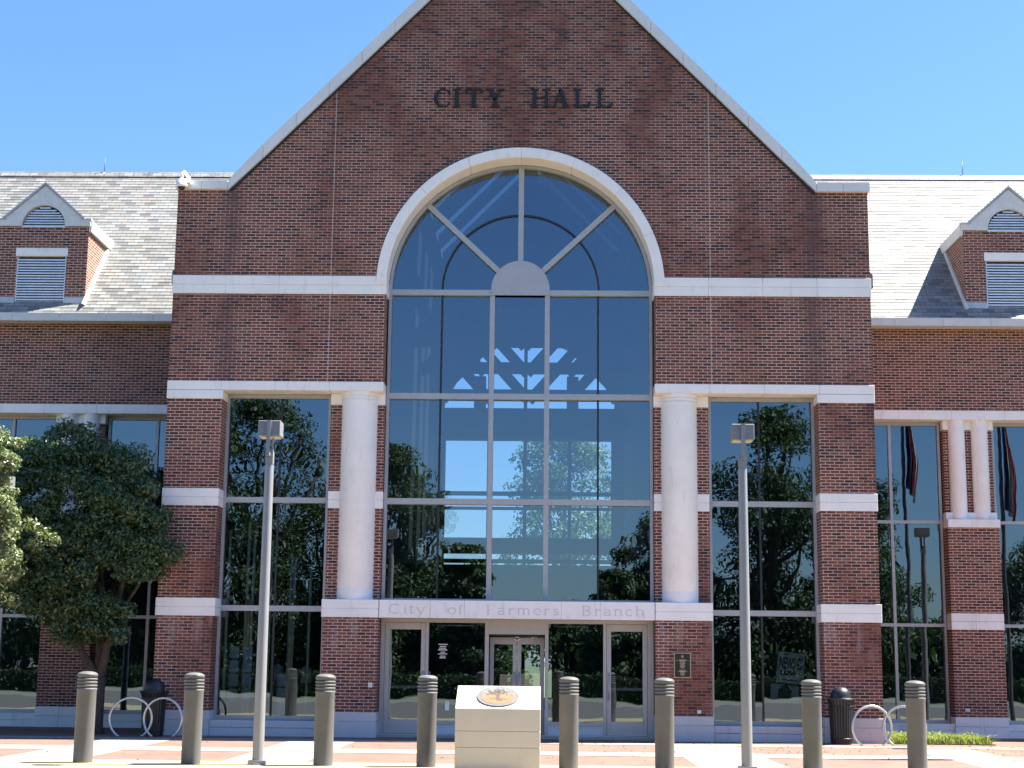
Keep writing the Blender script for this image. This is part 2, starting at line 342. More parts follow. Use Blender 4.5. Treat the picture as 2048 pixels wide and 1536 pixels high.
# gable coping
t = .30
m = MB()
for s in (-1, 1):
    n = 9
    for i in range(n):
        x0 = 6.62*(1-i/n); x1 = 6.62*(1-(i+1)/n)+.006
        f = lambda x: ZA-K*x
        if i == 0: poly = [(s*(x0+.03), f(x0)-.03), (s*x1, f(x1)-.03), (s*x1, f(x1)+t), (s*(x0-.08), f(x0-.08)+t-.06), (s*(x0+.03), f(x0)+.17)]
        else: poly = [(s*x0, f(x0)-.03), (s*x1, f(x1)-.03), (s*x1, f(x1)+t), (s*x0, f(x0)+t)]
        m.prism([poly], -.1, .7)
    for a, b in ((6.66, 7.25), (7.256, 7.84)):
        a, b = sorted((s*a, s*b)); m.box(a, b, -.1, .7, 12.06, 12.26)
P(m, 'gable_coping', COPE)
P(MB().prism([[(-6.64, 12.035), (-6.56, 12.035), (0, ZA-.06), (6.56, 12.035), (6.64, 12.035), (0, ZA+.0)]], -.03, .01), 'coping_shadow_line', DARK)  # dark strip painted in as the shadow line below the coping
# stone bands
def band(mb, x0, x1, z0, z1, y0=-.02, y1=.3, blk=1.22, rows=2, depth_joint=.009):
    g = depth_joint; n = max(1, round((x1-x0)/blk)); dz = (z1-z0)/rows
    for r in range(rows):
        for i in range(n):
            a = x0+(x1-x0)*i/n; b = x0+(x1-x0)*(i+1)/n
            mb.box(a+(g/2 if i else 0), b-(g/2 if i < n-1 else 0), y0, y1, z0+dz*r+(g/2 if r else 0), z0+dz*(r+1)-(g/2 if r < rows-1 else 0))
    mb.box(x0+.02, x1-.02, y0+.014, y1-.01, z0+.02, z1-.02)
m = MB()
for s in (-1, 1):
    m = MB(); a, b = sorted((s*3.0, s*7.82)); band(m, a, b, 9.643, 10.06, -.025, .16)
    a, b = sorted((s*2.985, s*3.05)); m.box(a, b, -.0, .5, 9.643, 10.0)      # its return inside the opening
    P(m, 'upper_stone_band', STONE, bevel=.004)
m = MB()
n = 8
for i in range(n):
    a0 = 180-180*i/n-.03; a1 = 180-180*(i+1)/n+.03
    m.prism([arc(0, ZC, 3.23, a0, a1, 12)+arc(0, ZC, 2.995, a1, a0, 12)], -.06, .52)
P(m, 'arch_surround', STONE, bevel=.02)
for s in (-1, 1):
    m = MB(); a, b = sorted((s*3.0, s*7.82)); band(m, a, b, 7.445, 7.645, -.025, .55, rows=1)
    a, b = sorted((s*6.565, s*7.82)); band(m, a, b, 7.25, 7.436, -.025, .55, rows=1)
    a, b = sorted((s*2.995, s*4.21)); m.box(a, b, .355, .6, 7.19, 7.44)
    P(m, 'entablature', STONE, bevel=.005)
    for q0, q1, z0, z1, y0, y1 in ((6.565, 7.815, 4.87, 5.25, -.015, .55), (2.995, 4.21, 4.87, 5.25, .355, .6), (6.53, 7.83, 2.48, 2.865, -.025, .55)):
        m = MB(); a, b = sorted((s*q0, s*q1)); band(m, a, b, z0, z1, y0, y1); P(m, 'stone_band', STONE, bevel=.005)
m = MB()
for s in (-1, 1): a, b = sorted((s*2.985, s*4.22)); band(m, a, b, 2.48, 2.862, -.03, .62)
m.box(-4.19, 4.19, .05, .62, 2.5, 2.855)
xs = [-2.97, -1.53, -.78, .96, 1.62, 2.97]
xs = [-2.97, -1.87, -1.13, .97, 1.80, 2.97]
for a, b in zip(xs, xs[1:]): m.box(a+.002, b-.002, -.03, .5, 2.48, 2.862)
P(m, 'inscribed_lintel', STONE, bevel=.005)
for s in (-1, 1):
    for a, b in ((6.56, 7.83), (2.975, 4.21)):
        m = MB(); a, b = sorted((s*a, s*b)); m.box(a, b, -.03, .6, -.3, .27); m.box(a, b, -.03, .6, .278, .47); m.box(a+.02, b-.02, -.015, .58, .2, .3); P(m, 'base_stone', BASE, bevel=.006)
    m = MB(); a, b = sorted((s*4.214, s*6.556)); m.box(a, b, .02, .62, -.3, .12); m.box(a, b, .03, .62, .128, .275); P(m, 'window_sill', BASE, bevel=.006)
P(MB().box(-2.97, 2.97, .3, .7, -.3, .02), 'door_sill', BASE)
# big columns
def column(name, cx, cy, r, z0, z1, parent=None):
    m = MB().lathe([(r*.955, z0), (r*.955, z0+.235), (r*.94, z0+.25), (r*.955, z0+.262), (r*.955, z1-.30), (r*.965, z1-.235)], cx, cy, 48)
    c = P(m, 'column', STONE); r2 = r*1.0
    p = [(r*.97, z1-.237), (r*.985, z1-.22), (r*.985, z1-.165), (r*.965, z1-.155), (r*1.0, z1-.145), (r*1.0, z1-.095), (r*.98, z1-.085), (r*1.03, z1-.07), (r*1.04, z1-.001)]
    P(MB().lathe(p, cx, cy, 48), 'capital', STONE, c)
    return c
for s in (-1, 1): column('column', s*3.555-.0, .40, .415, 2.863, 7.444)
# windows
def bars(m, xs, zs, y0, y1):
    for a, b, c, d in xs: m.box(a, b, y0, y1, c, d)
    for a, b, c, d in zs: m.box(a, b, y0-.002, y1+.002, c, d)
def pane(parent, quads, y, mat=None, name='pane'):
    m = MB()
    for x0, x1, z0, z1 in quads:
        ta, tb = random.uniform(-.0028, .0028), random.uniform(-.0022, .0022); w2, h2 = (x1-x0)/2, (z1-z0)/2
        m.add([(x0, y-ta*w2-tb*h2, z0), (x1, y+ta*w2-tb*h2, z0), (x1, y+ta*w2+tb*h2, z1), (x0, y-ta*w2+tb*h2, z1)], [(0, 1, 2, 3)])
    return P(m, name, mat or GLASS, parent)
for s in (-1, 1):
    x0, x1 = sorted((s*4.215, s*6.575)); Z0, Z1 = .278, 7.435
    m = MB(); xm = s*5.34
    bars(m, [(x0, x0+.065, Z0, Z1), (x1-.065, x1, Z0, Z1)], [(x0+.065, x1-.065, Z0, .365), (x0+.065, x1-.065, 2.61, 2.73), (x0+.065, x1-.065, 4.995, 5.115), (x0+.065, x1-.065, 7.345, Z1)], .5, .66)
    w_ = P(m, 'window', METAL); m = MB()
    for a, b in ((.365, 2.61), (2.73, 4.995), (5.115, 7.345)): m.box(xm-.022, xm+.022, .535, .70, a, b); 
    P(m, 'mullion_joint', DARK, w_)
    for a, b in ((.365, 2.61), (2.73, 4.995), (5.115, 7.345)):
        pane(w_, [(x0+.065, xm-.022, a, b), (xm+.022, x1-.065, a, b)], .56)
# central arched window
m = MB(); fr = .07; Y0, Y1 = .5, .66; RI = 2.985
m.prism([arc(0, ZC, RI, 180, 0, 64)+arc(0, ZC, RI-fr, 0, 180, 64)], Y0, Y1)
Z0 = 2.862
bars(m, [(-RI, -RI+fr, Z0, ZC), (RI-fr, RI, Z0, ZC), (-.685, -.575, Z0+.055, 9.76), (.56, .67, Z0+.055, 9.76)], [], Y0, Y1)
for a, b in ((Z0, Z0+.055), (4.99, 5.12), (7.36, 7.49), (9.755, 9.88)): m.box(-RI+fr, RI-fr, Y0-.003, Y1+.003, a, b)
# half-round boss and radial bars
bo = arc(0, 9.88, .64, 180, 0, 32)
m.prism([[(.66, 9.755), (.66, 9.95)]+arc(0, 9.90, .66, 5, 175, 28)+[(-.66, 9.95), (-.66, 9.755)]], Y0-.03, Y1)
for ang in (90, 136.5, 43.5):
    d = Vector((math.cos(R(ang)), math.sin(R(ang)))); n_ = Vector((-d.y, d.x))*.06; a = Vector((0, ZC))+d*.6; b = Vector((0, ZC))+d*(RI-.03)
    m.prism([[tuple(a-n_), tuple(b-n_), tuple(b+n_), tuple(a+n_)]], Y0-.005, Y1+.001)
win = P(m, 'arched_window', METAL)
m = MB()
for x in (-1.775, 1.765):
    for a, b in ((Z0+.055, 4.99), (5.12, 7.36), (7.49, 9.755)): m.box(x-.02, x+.02, .535, .70, a, b)
# inner arched joint of the fanlight
m.prism([arc(0, 9.88, 1.80, 180, 0, 40)+arc(0, 9.88, 1.76, 0, 180, 40)], .565, .60)
P(m, 'mullion_joint', DARK, win)
for a, b in ((Z0+.03, 5.05), (5.06, 7.42), (7.43, 9.8)):
    pane(win, [(-2.93, -1.775, a, b), (-1.775, -.63, a, b), (-.63, .62, a, b), (.62, 1.765, a, b), (1.765, 2.93, a, b)], .60)
pts = [(-2.93, 9.8), (2.93, 9.8), (2.93, ZC)]+arc(0, ZC, 2.93, 0, 180, 48)[1:-1]+[(-2.93, ZC)]
tri = tessellate_polygon([[Vector((p[0], p[1], 0)) for p in pts]]); mm = MB(); mm.add([(p[0], .61, p[1]) for p in pts], [tuple(t) for t in tri]); P(mm, 'fan_pane', GLASS, win)
# entrance: doors and side lights
m = MB()
for a, b in ((-2.975, -2.885), (-1.985, -1.925), (-.695, -.61), (.615, .69), (1.885, 1.95), (2.845, 2.93)): m.box(a, b, .5, .66, 0, 2.479)
for a, b in ((-2.885, -1.985), (-1.925, -.695), (.69, 1.885), (1.95, 2.845)): m.box(a, b, .505, .655, 2.40, 2.478)
for a, b in ((-1.925, -.695), (.69, 1.885)): m.box(a, b, .505, .655, .22, .30)
m.box(-.61, .615, .51, .62, 2.16, 2.479)
m.box(2.93, 2.975, .5, .6, 0, 2.479)
entr = P(m, 'entrance_frame', METAL)
for a, b in ((-1.925, -.695), (.69, 1.885)): P(MB().box(a, b, .52, .64, .022, .219), 'kick_panel', BASE, entr)
for a, b in ((-1.925, -.695), (.69, 1.885)): pane(entr, [(a, b, .3, 2.40)], .58, GLASS, 'side_light')
P(MB().box(-.9, .9, .28, .5, -.05, .012).box(-3, 3, .2, .28, -.05, .005), 'threshold', SHADESTR)
def door(x0, x1, y, z1, handle_side, st=.10, rail=True):
    m = MB(); m.box(x0, x0+st, y, y+.05, .03, z1); m.box(x1-st, x1, y, y+.05, .03, z1); m.box(x0+st, x1-st, y+.001, y+.049, z1-.15, z1); m.box(x0+st, x1-st, y+.001, y+.049, .03, .32)
    d = P(m, 'door', METAL, bevel=.003); pane(d, [(x0+st, x1-st, .32, z1-.15)], y+.025, GLASS, 'door_glass')
    if rail: P(MB().box(x0+st, x1-st, y+.052, y+.09, .98, 1.04), 'push_bar', METAL, d)
    hx = x0+st*.5 if handle_side < 0 else x1-st*.5
    P(MB().tube([(hx, y-.01, .78), (hx, y-.06, .80), (hx, y-.06, 1.32), (hx, y-.01, 1.34)], .014).box(hx-.02, hx+.02, y-.008, y, 1.36, 1.5), 'handle', STEEL, d)
    P(MB().box(x0+.01, x1-.01, y-.012, y, .03, .06), 'door_sweep', STEEL, d)
    return d
door(-2.88, -1.99, .53, 2.395, 1); door(1.955, 2.84, .53, 2.395, -1)
door(-.60, -.005, .9, 2.10, 1, .09); door(.005, .60, .9, 2.10, -1, .09)
P(MB().box(-.66, -.61, .62, 1.0, 0, 2.3).box(.615, .67, .62, 1.0, 0, 2.3).box(-.61, .615, .62, 1.0, 2.12, 2.3), 'vestibule_lining', INTD)

# --- wings
YW, YG = 3.3, 3.7
def wing(s):
    def X(a, b): return sorted((s*a, s*b))
    m = MB(); a, b = X(7.8, 18); m.box(a, b, YW, YW+.5, 7.64, 9.7)
    for c, d in ((10.17, 11.38), (14.6, 15.8)):
        a, b = X(c, d); m.box(a, b, YW, YW+.5, .42, 4.83); a, b = X(c+.02, d-.02); m.box(a, b, YW+.24, YW+.5, 4.8, 7.3)
    a, b = X(17.7, 18); m.box(a, b, YW+.5, 13, -.2, 9.7); a, b = X(7.8, 18); m.box(a, b, 12.7, 13, -.2, 9.7)
    wl = P(m, 'wing_wall', BRICK2)
    m = MB(); a, b = X(7.8, 18); band(m, a, b, 7.42, 7.64, YW-.02, YW+.55, 1.3, 1)
    P(m, 'lintel_band', STONE, wl, bevel=.005)
    for c, d in ((10.17, 11.38), (14.6, 15.8)):
        m = MB(); mid = (c+d)/2
        for nm, y, zs in (('stone_band', YW-.02, ((2.43, 2.62), (2.626, 2.81))), ('base_stone', YW-.03, ((-.3, .20), (.206, .42))), ('cap_stone', YW-.06, ((4.83, 5.02),))):
            m = MB()
            for z0, z1 in zs:
                for e, f in ((c-.01, mid-.045), (mid-.041, mid+.041), (mid+.045, d+.01)):
                    a, b = X(e, f); m.box(a, b, y, YW+.4, z0, z1)
            P(m, nm, STONE, wl, bevel=.005)
        a, b = X(c, d); P(MB().box(a, b, YW+.12, YW+.42, 5.02, 5.2), 'block_course', STONE, wl, bevel=.005); P(MB().box(a, b, YW+.16, YW+.42, 7.2, 7.42), 'block_course', STONE, wl, bevel=.005)
    m = MB(); a, b = X(7.8, 10.165); m.box(a, b, YW+.02, YW+.5, -.3, .10); m.box(a, b, YW+.03, YW+.5, .106, .26); P(m, 'window_sill', STONE, wl, bevel=.005)
    m = MB(); a, b = X(11.39, 14.595); m.box(a, b, YW+.02, YW+.5, -.3, .10); m.box(a, b, YW+.03, YW+.5, .106, .26)
    P(m, 'window_sill', STONE, wl, bevel=.005)
    for cx in (10.5, 11.05, 14.93, 15.47): column('column', s*cx, YW+.20, .205, 5.02, 7.42)
    for x0_, x1_, mu in ((7.83, 10.15, (8.94,)), (11.4, 14.58, (12.5, 13.5))):
        x0, x1 = X(x0_, x1_); m = MB(); ms = sorted(s*u for u in mu)
        bars(m, [(x0, x0+.06, .262, 7.418), (x1-.06, x1, .262, 7.418)]+[(u-.035, u+.035, .34, 7.33) for u in ms],
             [(x0+.06, x1-.06, .262, .34), (x0+.06, x1-.06, 2.50, 2.575), (x0+.06, x1-.06, 4.95, 5.025), (x0+.06, x1-.06, 7.33, 7.418)], YG, YG+.14)
        w_ = P(m, 'window', METAL)
        cs_ = [x0+.06]+ms+[x1-.06]
        for zz0, zz1 in ((.34, 2.53), (2.53, 4.98), (4.98, 7.33)): pane(w_, [(p_, q_, zz0, zz1) for p_, q_ in zip(cs_, cs_[1:])], YG+.06)
    # roof: courses of slate laid one over the other
    zr = lambda y: 9.83+(y-3.0)*1.0466
    m = MB(); a, b = X(7.82, 18.2); y = 2.97; dy = SLATE/1.0466; k = 0
    while y < 7.93:
        y2 = min(y+dy, 7.95)
        m.add([(a, y, zr(y)-.02), (b, y, zr(y)-.02), (b, y, zr(y)+.014), (a, y, zr(y)+.014), (a, y2, zr(y2)), (b, y2, zr(y2))], [(0, 1, 2, 3), (3, 2, 5, 4)]); y = y2
    m.add([(a, 7.95, zr(7.95)), (b, 7.95, zr(7.95)), (b, 13.2, 9.5), (a, 13.2, 9.5)], [(0, 1, 2, 3)])
    m.add([(a, 2.97, 9.79), (b, 2.97, 9.79), (b, 13.2, 9.45), (a, 13.2, 9.45)], [(3, 2, 1, 0)])
    rf = P(m, 'slate_roof', SLATEM)
    m = MB(); x = a
    while x < b-.01:
        x2 = min(x+.42, b); m.add([(x+.004, 7.80, zr(7.80)+.035), (x2-.004, 7.80, zr(7.80)+.035), (x2-.004, 7.95, zr(7.95)+.055), (x+.004, 7.95, zr(7.95)+.055), (x2-.004, 8.12, zr(7.95)-.1), (x+.004, 8.12, zr(7.95)-.1)], [(0, 1, 2, 3), (3, 2, 4, 5)]); x = x2
    P(m, 'ridge_cap', SLATEM, rf)
    P(MB().box(a, b, 7.775, 7.81, zr(7.79)-.02, zr(7.79)+.022), 'ridge_flashing', plain('ridge_strip', (.06, .045, .12), .5), rf)
    m = MB(); x = 7.83
    while x < 18.2:
        x2 = min(x+1.15, 18.2); p, q = X(x+.004, x2-.004); m.box(p, q, 2.86, 3.02, 9.635, 9.83); x = x2
    m.box(a, b, 3.02, 3.3, 9.65, 9.70); m.box(a, b, 2.88, 3.0, 9.65, 9.80)
    P(m, 'gutter', ALU, rf)
    # dormer
    cx = s*11.97; h = 1.14; yf = 3.35; zt = 12.15
    m = MB(); yr = lambda z: 3.0+(z-9.83)/1.0466
    for sg in (-1, 1):
        xa = cx+sg*h; xb = cx+sg*(h-.2); y1 = yr(zt); y0 = yr(10.1)
        v = [(xa, yf, 10.1), (xa, yf, zt), (xa, y1+.15, zt), (xa, y0+.25, 10.1), (xb, yf, 10.1), (xb, yf, zt), (xb, y1+.15, zt), (xb, y0+.25, 10.1)]
        q = [(0, 1, 2, 3), (7, 6, 5, 4), (1, 5, 6, 2), (0, 4, 5, 1)]
        m.add(v, q if sg < 0 else [tuple(reversed(f)) for f in q])
    lw = .62
    m.box(cx-h+.2, cx-lw, yf, yf+.2, 10.1, zt); m.box(cx+lw, cx+h-.2, yf, yf+.2, 10.1, zt); m.box(cx-lw, cx+lw, yf, yf+.2, 11.59, zt)
    dm = P(m, 'dormer', BRICK2)
    tri_ = [(cx-h-.04, zt), (cx-.56, zt)]+arc(cx, zt, .54, 180, 0, 24)+[(cx+.56, zt), (cx+h+.04, zt), (cx+h+.04, zt+.15), (cx+h-.14, zt+.17), (cx, 13.2), (cx-h+.14, zt+.17), (cx-h-.04, zt+.15)]
    P(MB().prism([tri_], yf-.05, yf+.2), 'gable_trim', plain('trim_stone', (.60, .60, .58), .7), dm)
    m = MB()
    for sg in (-1, 1):
        e = [(cx+sg*(h-.16), zt+.15), (cx+sg*(h-.10), zt+.20), (cx, 13.28), (cx, 13.18)]
        zz = lambda z: yr(z)+.1
        v = [(e[1][0], yf-.09, e[1][1]), (e[2][0], yf-.09, e[2][1]), (e[2][0], zz(13.28), e[2][1]), (e[1][0], zz(e[1][1]), e[1][1])]
        v2 = [(p[0], p[1], p[2]-.06) for p in v]; q = [(0,1,2,3),(7,6,5,4),(0,4,5,1),(1,5,6,2),(2,6,7,3),(3,7,4,0)]
        m.add(v+v2, q if sg < 0 else [tuple(reversed(f)) for f in q])
        a, b = sorted((cx+sg*(h-.2), cx+sg*(h+.06))); m.box(a, b, yf-.07, yf+.1, zt+.15, zt+.19)
    P(m, 'dormer_roof', LEAD, dm)
    m = MB(); WFL = plain('white_flashing', (.62, .62, .60), .6)
    for sg in (-1, 1):
        x_, x2_ = sorted((cx+sg*(h+.003), cx+sg*(h+.07)))
        # eave strip along the cheek and stepped flashing down the slope
        y1 = yr(zt)
        m.add([(x_, yf, zt-.13), (x2_, yf, zt-.13), (x2_, yf, zt+.15), (x_, yf, zt+.15), (x_, y1+.1, zt-.13), (x2_, y1+.1, zt-.13), (x2_, y1+.1, zt+.15), (x_, y1+.1, zt+.15)], [(0,1,2,3),(5,4,7,6),(3,2,6,7),(1,0,4,5),(0,3,7,4),(2,1,5,6)])
        z0 = 10.12; y0 = yr(z0); x2_ = cx+sg*(h+.045); x_ = cx+sg*(h+.002); w0 = .02; w1 = -.17
        v = [(xx, yr(zq)+wq, zq+(.0 if wq > 0 else 0)) for xx in (x_, x2_) for zq, wq in ((z0, w0), (zt, w0), (zt, w1), (z0, w1))]
        q = [(0,1,2,3),(7,6,5,4),(3,2,6,7),(0,4,5,1),(0,3,7,4),(1,5,6,2)]
        m.add(v, q if sg < 0 else [tuple(reversed(f)) for f in q])
        P(m, 'cheek_flashing', WFL, dm); m = MB()
    m = MB(); m.box(cx-lw-.03, cx+lw+.03, yf-.02, yf+.15, 11.385, 11.59); P(m, 'lintel', STONE, dm, bevel=.004)
    m = MB(); m.box(cx-h-.02, cx-lw, yf-.02, yf+.1, 10.16, 10.33); m.box(cx+lw, cx+h+.02, yf-.02, yf+.1, 10.16, 10.33); m.box(cx-h-.05, cx+h+.05, yf-.05, yf+.1, 10.05, 10.158); P(m, 'apron', LEAD, dm)
    m = MB(); n = 17
    for i in range(n):
        z = 10.2+i*(1.15/n); m.add([(cx-lw+.03, yf+.03, z), (cx+lw-.03, yf+.03, z), (cx+lw-.03, yf+.12, z+.062), (cx-lw+.03, yf+.12, z+.062)], [(0, 1, 2, 3)]); m.box(cx-lw+.03, cx+lw-.03, yf+.022, yf+.034, z-.010, z+.026)
    m.box(cx-lw, cx-lw+.03, yf+.02, yf+.15, 10.18, 11.385); m.box(cx+lw-.03, cx+lw, yf+.02, yf+.15, 10.18, 11.385)
    lv = P(m, 'louver', LOUV, dm); P(MB().box(cx-lw, cx+lw, yf+.13, yf+.15, 10.18, 11.38), 'louver_back', INTD, lv)
    m = MB(); n = 8
    for i in range(n):
        z = zt+.01+i*.066; hw = math.sqrt(max(.01, .52**2-(z+.03-zt)**2)); m.add([(cx-hw, yf+.03, z), (cx+hw, yf+.03, z), (cx+hw, yf+.12, z+.062), (cx-hw, yf+.12, z+.062)], [(0, 1, 2, 3)]); m.box(cx-hw, cx+hw, yf+.022, yf+.034, z-.010, z+.026)
    m.box(cx-.55, cx+.55, yf-.03, yf+.1, zt-.03, zt+.005)
    lv = P(m, 'louver', LOUV, dm); P(MB().prism([arc(cx, zt, .54, 0, 180, 20)], yf+.15, yf+.17), 'louver_back', INTD, lv)
    # interior of the wing
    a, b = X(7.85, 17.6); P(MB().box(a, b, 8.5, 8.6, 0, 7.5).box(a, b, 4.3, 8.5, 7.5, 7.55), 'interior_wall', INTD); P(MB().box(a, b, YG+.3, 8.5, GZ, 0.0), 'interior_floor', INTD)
for s in (-1, 1): wing(s)

# --- lobby interior
m = MB(); m.box(-7.5, 7.5, .8, 20, GZ, -.01); P(m, 'lobby_floor', TANF)
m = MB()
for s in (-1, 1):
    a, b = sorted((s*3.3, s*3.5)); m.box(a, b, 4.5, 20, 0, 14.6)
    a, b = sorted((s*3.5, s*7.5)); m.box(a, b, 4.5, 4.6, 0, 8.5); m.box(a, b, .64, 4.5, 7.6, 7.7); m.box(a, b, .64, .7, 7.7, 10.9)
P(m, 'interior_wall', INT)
# roof trusses in the lobby
def truss(y, zc, w=.30):
    m = MB(); m.box(-3.3, 3.3, y-.1, y+.1, zc, zc+w)
    for s in (-1, 1):
        for x0, z0, x1, z1 in ((3.3, zc, 0, zc+3.4), (0, zc, 1.6, zc+1.8), (1.3, zc, 2.2, zc+1.0)):
            d = Vector((x1-x0, z1-z0)).normalized(); n = Vector((-d.y, d.x))*w*.45
            m.prism([[(s*(x0-n.x), z0-n.y), (s*(x1-n.x), z1-n.y), (s*(x1+n.x), z1+n.y), (s*(x0+n.x), z0+n.y)]], y-.08, y+.08)
    return P(m, 'roof_truss', INTD)
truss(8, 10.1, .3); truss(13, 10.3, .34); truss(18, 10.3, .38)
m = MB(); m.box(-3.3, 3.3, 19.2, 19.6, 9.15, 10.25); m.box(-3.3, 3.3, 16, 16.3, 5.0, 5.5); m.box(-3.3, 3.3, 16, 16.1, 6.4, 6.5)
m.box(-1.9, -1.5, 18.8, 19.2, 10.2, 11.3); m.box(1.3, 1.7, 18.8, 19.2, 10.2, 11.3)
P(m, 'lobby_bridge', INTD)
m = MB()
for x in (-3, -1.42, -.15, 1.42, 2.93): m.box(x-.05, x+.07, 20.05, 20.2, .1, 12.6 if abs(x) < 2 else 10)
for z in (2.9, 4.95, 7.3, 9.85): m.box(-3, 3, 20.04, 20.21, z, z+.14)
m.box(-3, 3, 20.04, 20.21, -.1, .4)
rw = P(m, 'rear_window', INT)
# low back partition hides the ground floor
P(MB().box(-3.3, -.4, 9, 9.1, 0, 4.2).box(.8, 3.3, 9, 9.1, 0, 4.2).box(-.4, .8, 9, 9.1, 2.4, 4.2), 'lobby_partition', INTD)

# ------------------------------------------------------------ lettering
def stroke(m, pts, w, y0, y1):
    """constant or varying width stroke through x,z points"""
    n = len(pts); ws = w if isinstance(w, (list, tuple)) else [w]*n; Lp, Rp = [], []
    for i, p in enumerate(pts):
        a = Vector(pts[max(i-1, 0)]); b = Vector(pts[min(i+1, n-1)]); d = (b-a).normalized(); q = Vector((-d.y, d.x))*ws[i]/2
        Lp.append(tuple(Vector(p)+q)); Rp.append(tuple(Vector(p)-q))
    m.prism([Lp+Rp[::-1]], y0, y1)
def ell(cx, cz, rx, rz, a0, a1, n=18): return [(cx+rx*math.cos(R(a0+(a1-a0)*i/n)), cz+rz*math.sin(R(a0+(a1-a0)*i/n))) for i in range(n+1)]
def caps(ch, x, z, h, y0, y1):
    """roman capitals: thick stems, thin hairlines, slab serifs"""
    m = MB(); T = .19*h; t = .045*h; sf = .045*h
    def stem(xc, w=T, z0=0, z1=1): m.box(x+xc-w/2, x+xc+w/2, y0, y1, z+z0*h, z+z1*h)
    def ser(xc, w, zz): m.box(x+xc-w/2, x+xc+w/2, y0+.001, y1-.001, z+zz*h-(sf if zz > .5 else 0), z+zz*h+(0 if zz > .5 else sf))
    W = {'C': .92, 'I': .42, 'T': .90, 'Y': .98, 'H': 1.02, 'A': .98, 'L': .92}[ch]*h
    if ch == 'C':
        o = ell(W*.53, .5*h, W*.50, .51*h, 40, 320, 40); i_ = ell(W*.60, .5*h, W*.36, .455*h, 318, 42, 40)
        m.prism([[(x+a, z+b) for a, b in o+i_]], y0, y1); stroke(m, [(x+W*.905, z+.66*h), (x+W*.93, z+.98*h)], [.03*h, .05*h], y0, y1); m.prism([[(x+W*.74, z+.92*h), (x+W*.93, z+.64*h), (x+W*.93, z+.78*h)]], y0, y1)
        m.prism([[(x+W*.80, z+.16*h), (x+W*.88, z+.12*h), (x+W*.97, z+.30*h)]], y0, y1)
    if ch == 'I': stem(W/2); ser(W/2, W, 0); ser(W/2, W, 1)
    if ch == 'T':
        stem(W/2); ser(W/2, W*.5, 0); m.box(x, x+W, y0+.001, y1-.001, z+h-.06*h, z+h)
        for s in (0, 1): m.prism([[(x+s*W, z+h), (x+s*W+(.2*h if s == 0 else -.2*h), z+h-.05*h), (x+s*W+(-.02*h if s == 0 else .02*h), z+.74*h)]], y0, y1)
    if ch == 'Y':
        stem(W/2, T, 0, .48); ser(W/2, W*.5, 0); stroke(m, [(x+.2*W, z+h), (x+.5*W, z+.42*h)], T, y0, y1); stroke(m, [(x+.84*W, z+h), (x+.54*W, z+.46*h)], t*1.3, y0, y1); ser(.2*W, .44*W, 1); ser(.84*W, .34*W, 1)
    if ch == 'H':
        for q in (.2, .8): stem(q*W); ser(q*W, .42*W, 0); ser(q*W, .42*W, 1)
        m.box(x+.2*W, x+.8*W, y0+.002, y1-.002, z+.49*h, z+.54*h)
    if ch == 'A':
        stroke(m, [(x+.16*W, z), (x+.48*W, z+1.0*h)], t*1.3, y0, y1); stroke(m, [(x+.48*W, z+1.0*h), (x+.80*W, z)], T, y0, y1)
        m.box(x+.26*W, x+.68*W, y0+.002, y1-.002, z+.30*h, z+.345*h); ser(.16*W, .34*W, 0); ser(.81*W, .42*W, 0)
    if ch == 'L':
        stem(.24*W); ser(.24*W, .46*W, 1); m.box(x+.02*W, x+.9*W, y0+.001, y1-.001, z, z+.055*h); m.prism([[(x+.62*W, z+.05*h), (x+.9*W, z), (x+1.0*W, z+.34*h)]], y0, y1)
    return m, W
sign = None
x = -2.03; h = .44
seq = 'CITY HALL'; pos = {0: -2.03, 1: -1.585, 2: -1.30, 3: -.83, 5: .20, 6: .665, 7: 1.17, 8: 1.68}
for i, ch in enumerate(seq):
    if ch == ' ': continue
    m, W = caps(ch, pos[i], 14.045, h, -.035, -.0)
    P(m, 'sign_letter', LETTER)
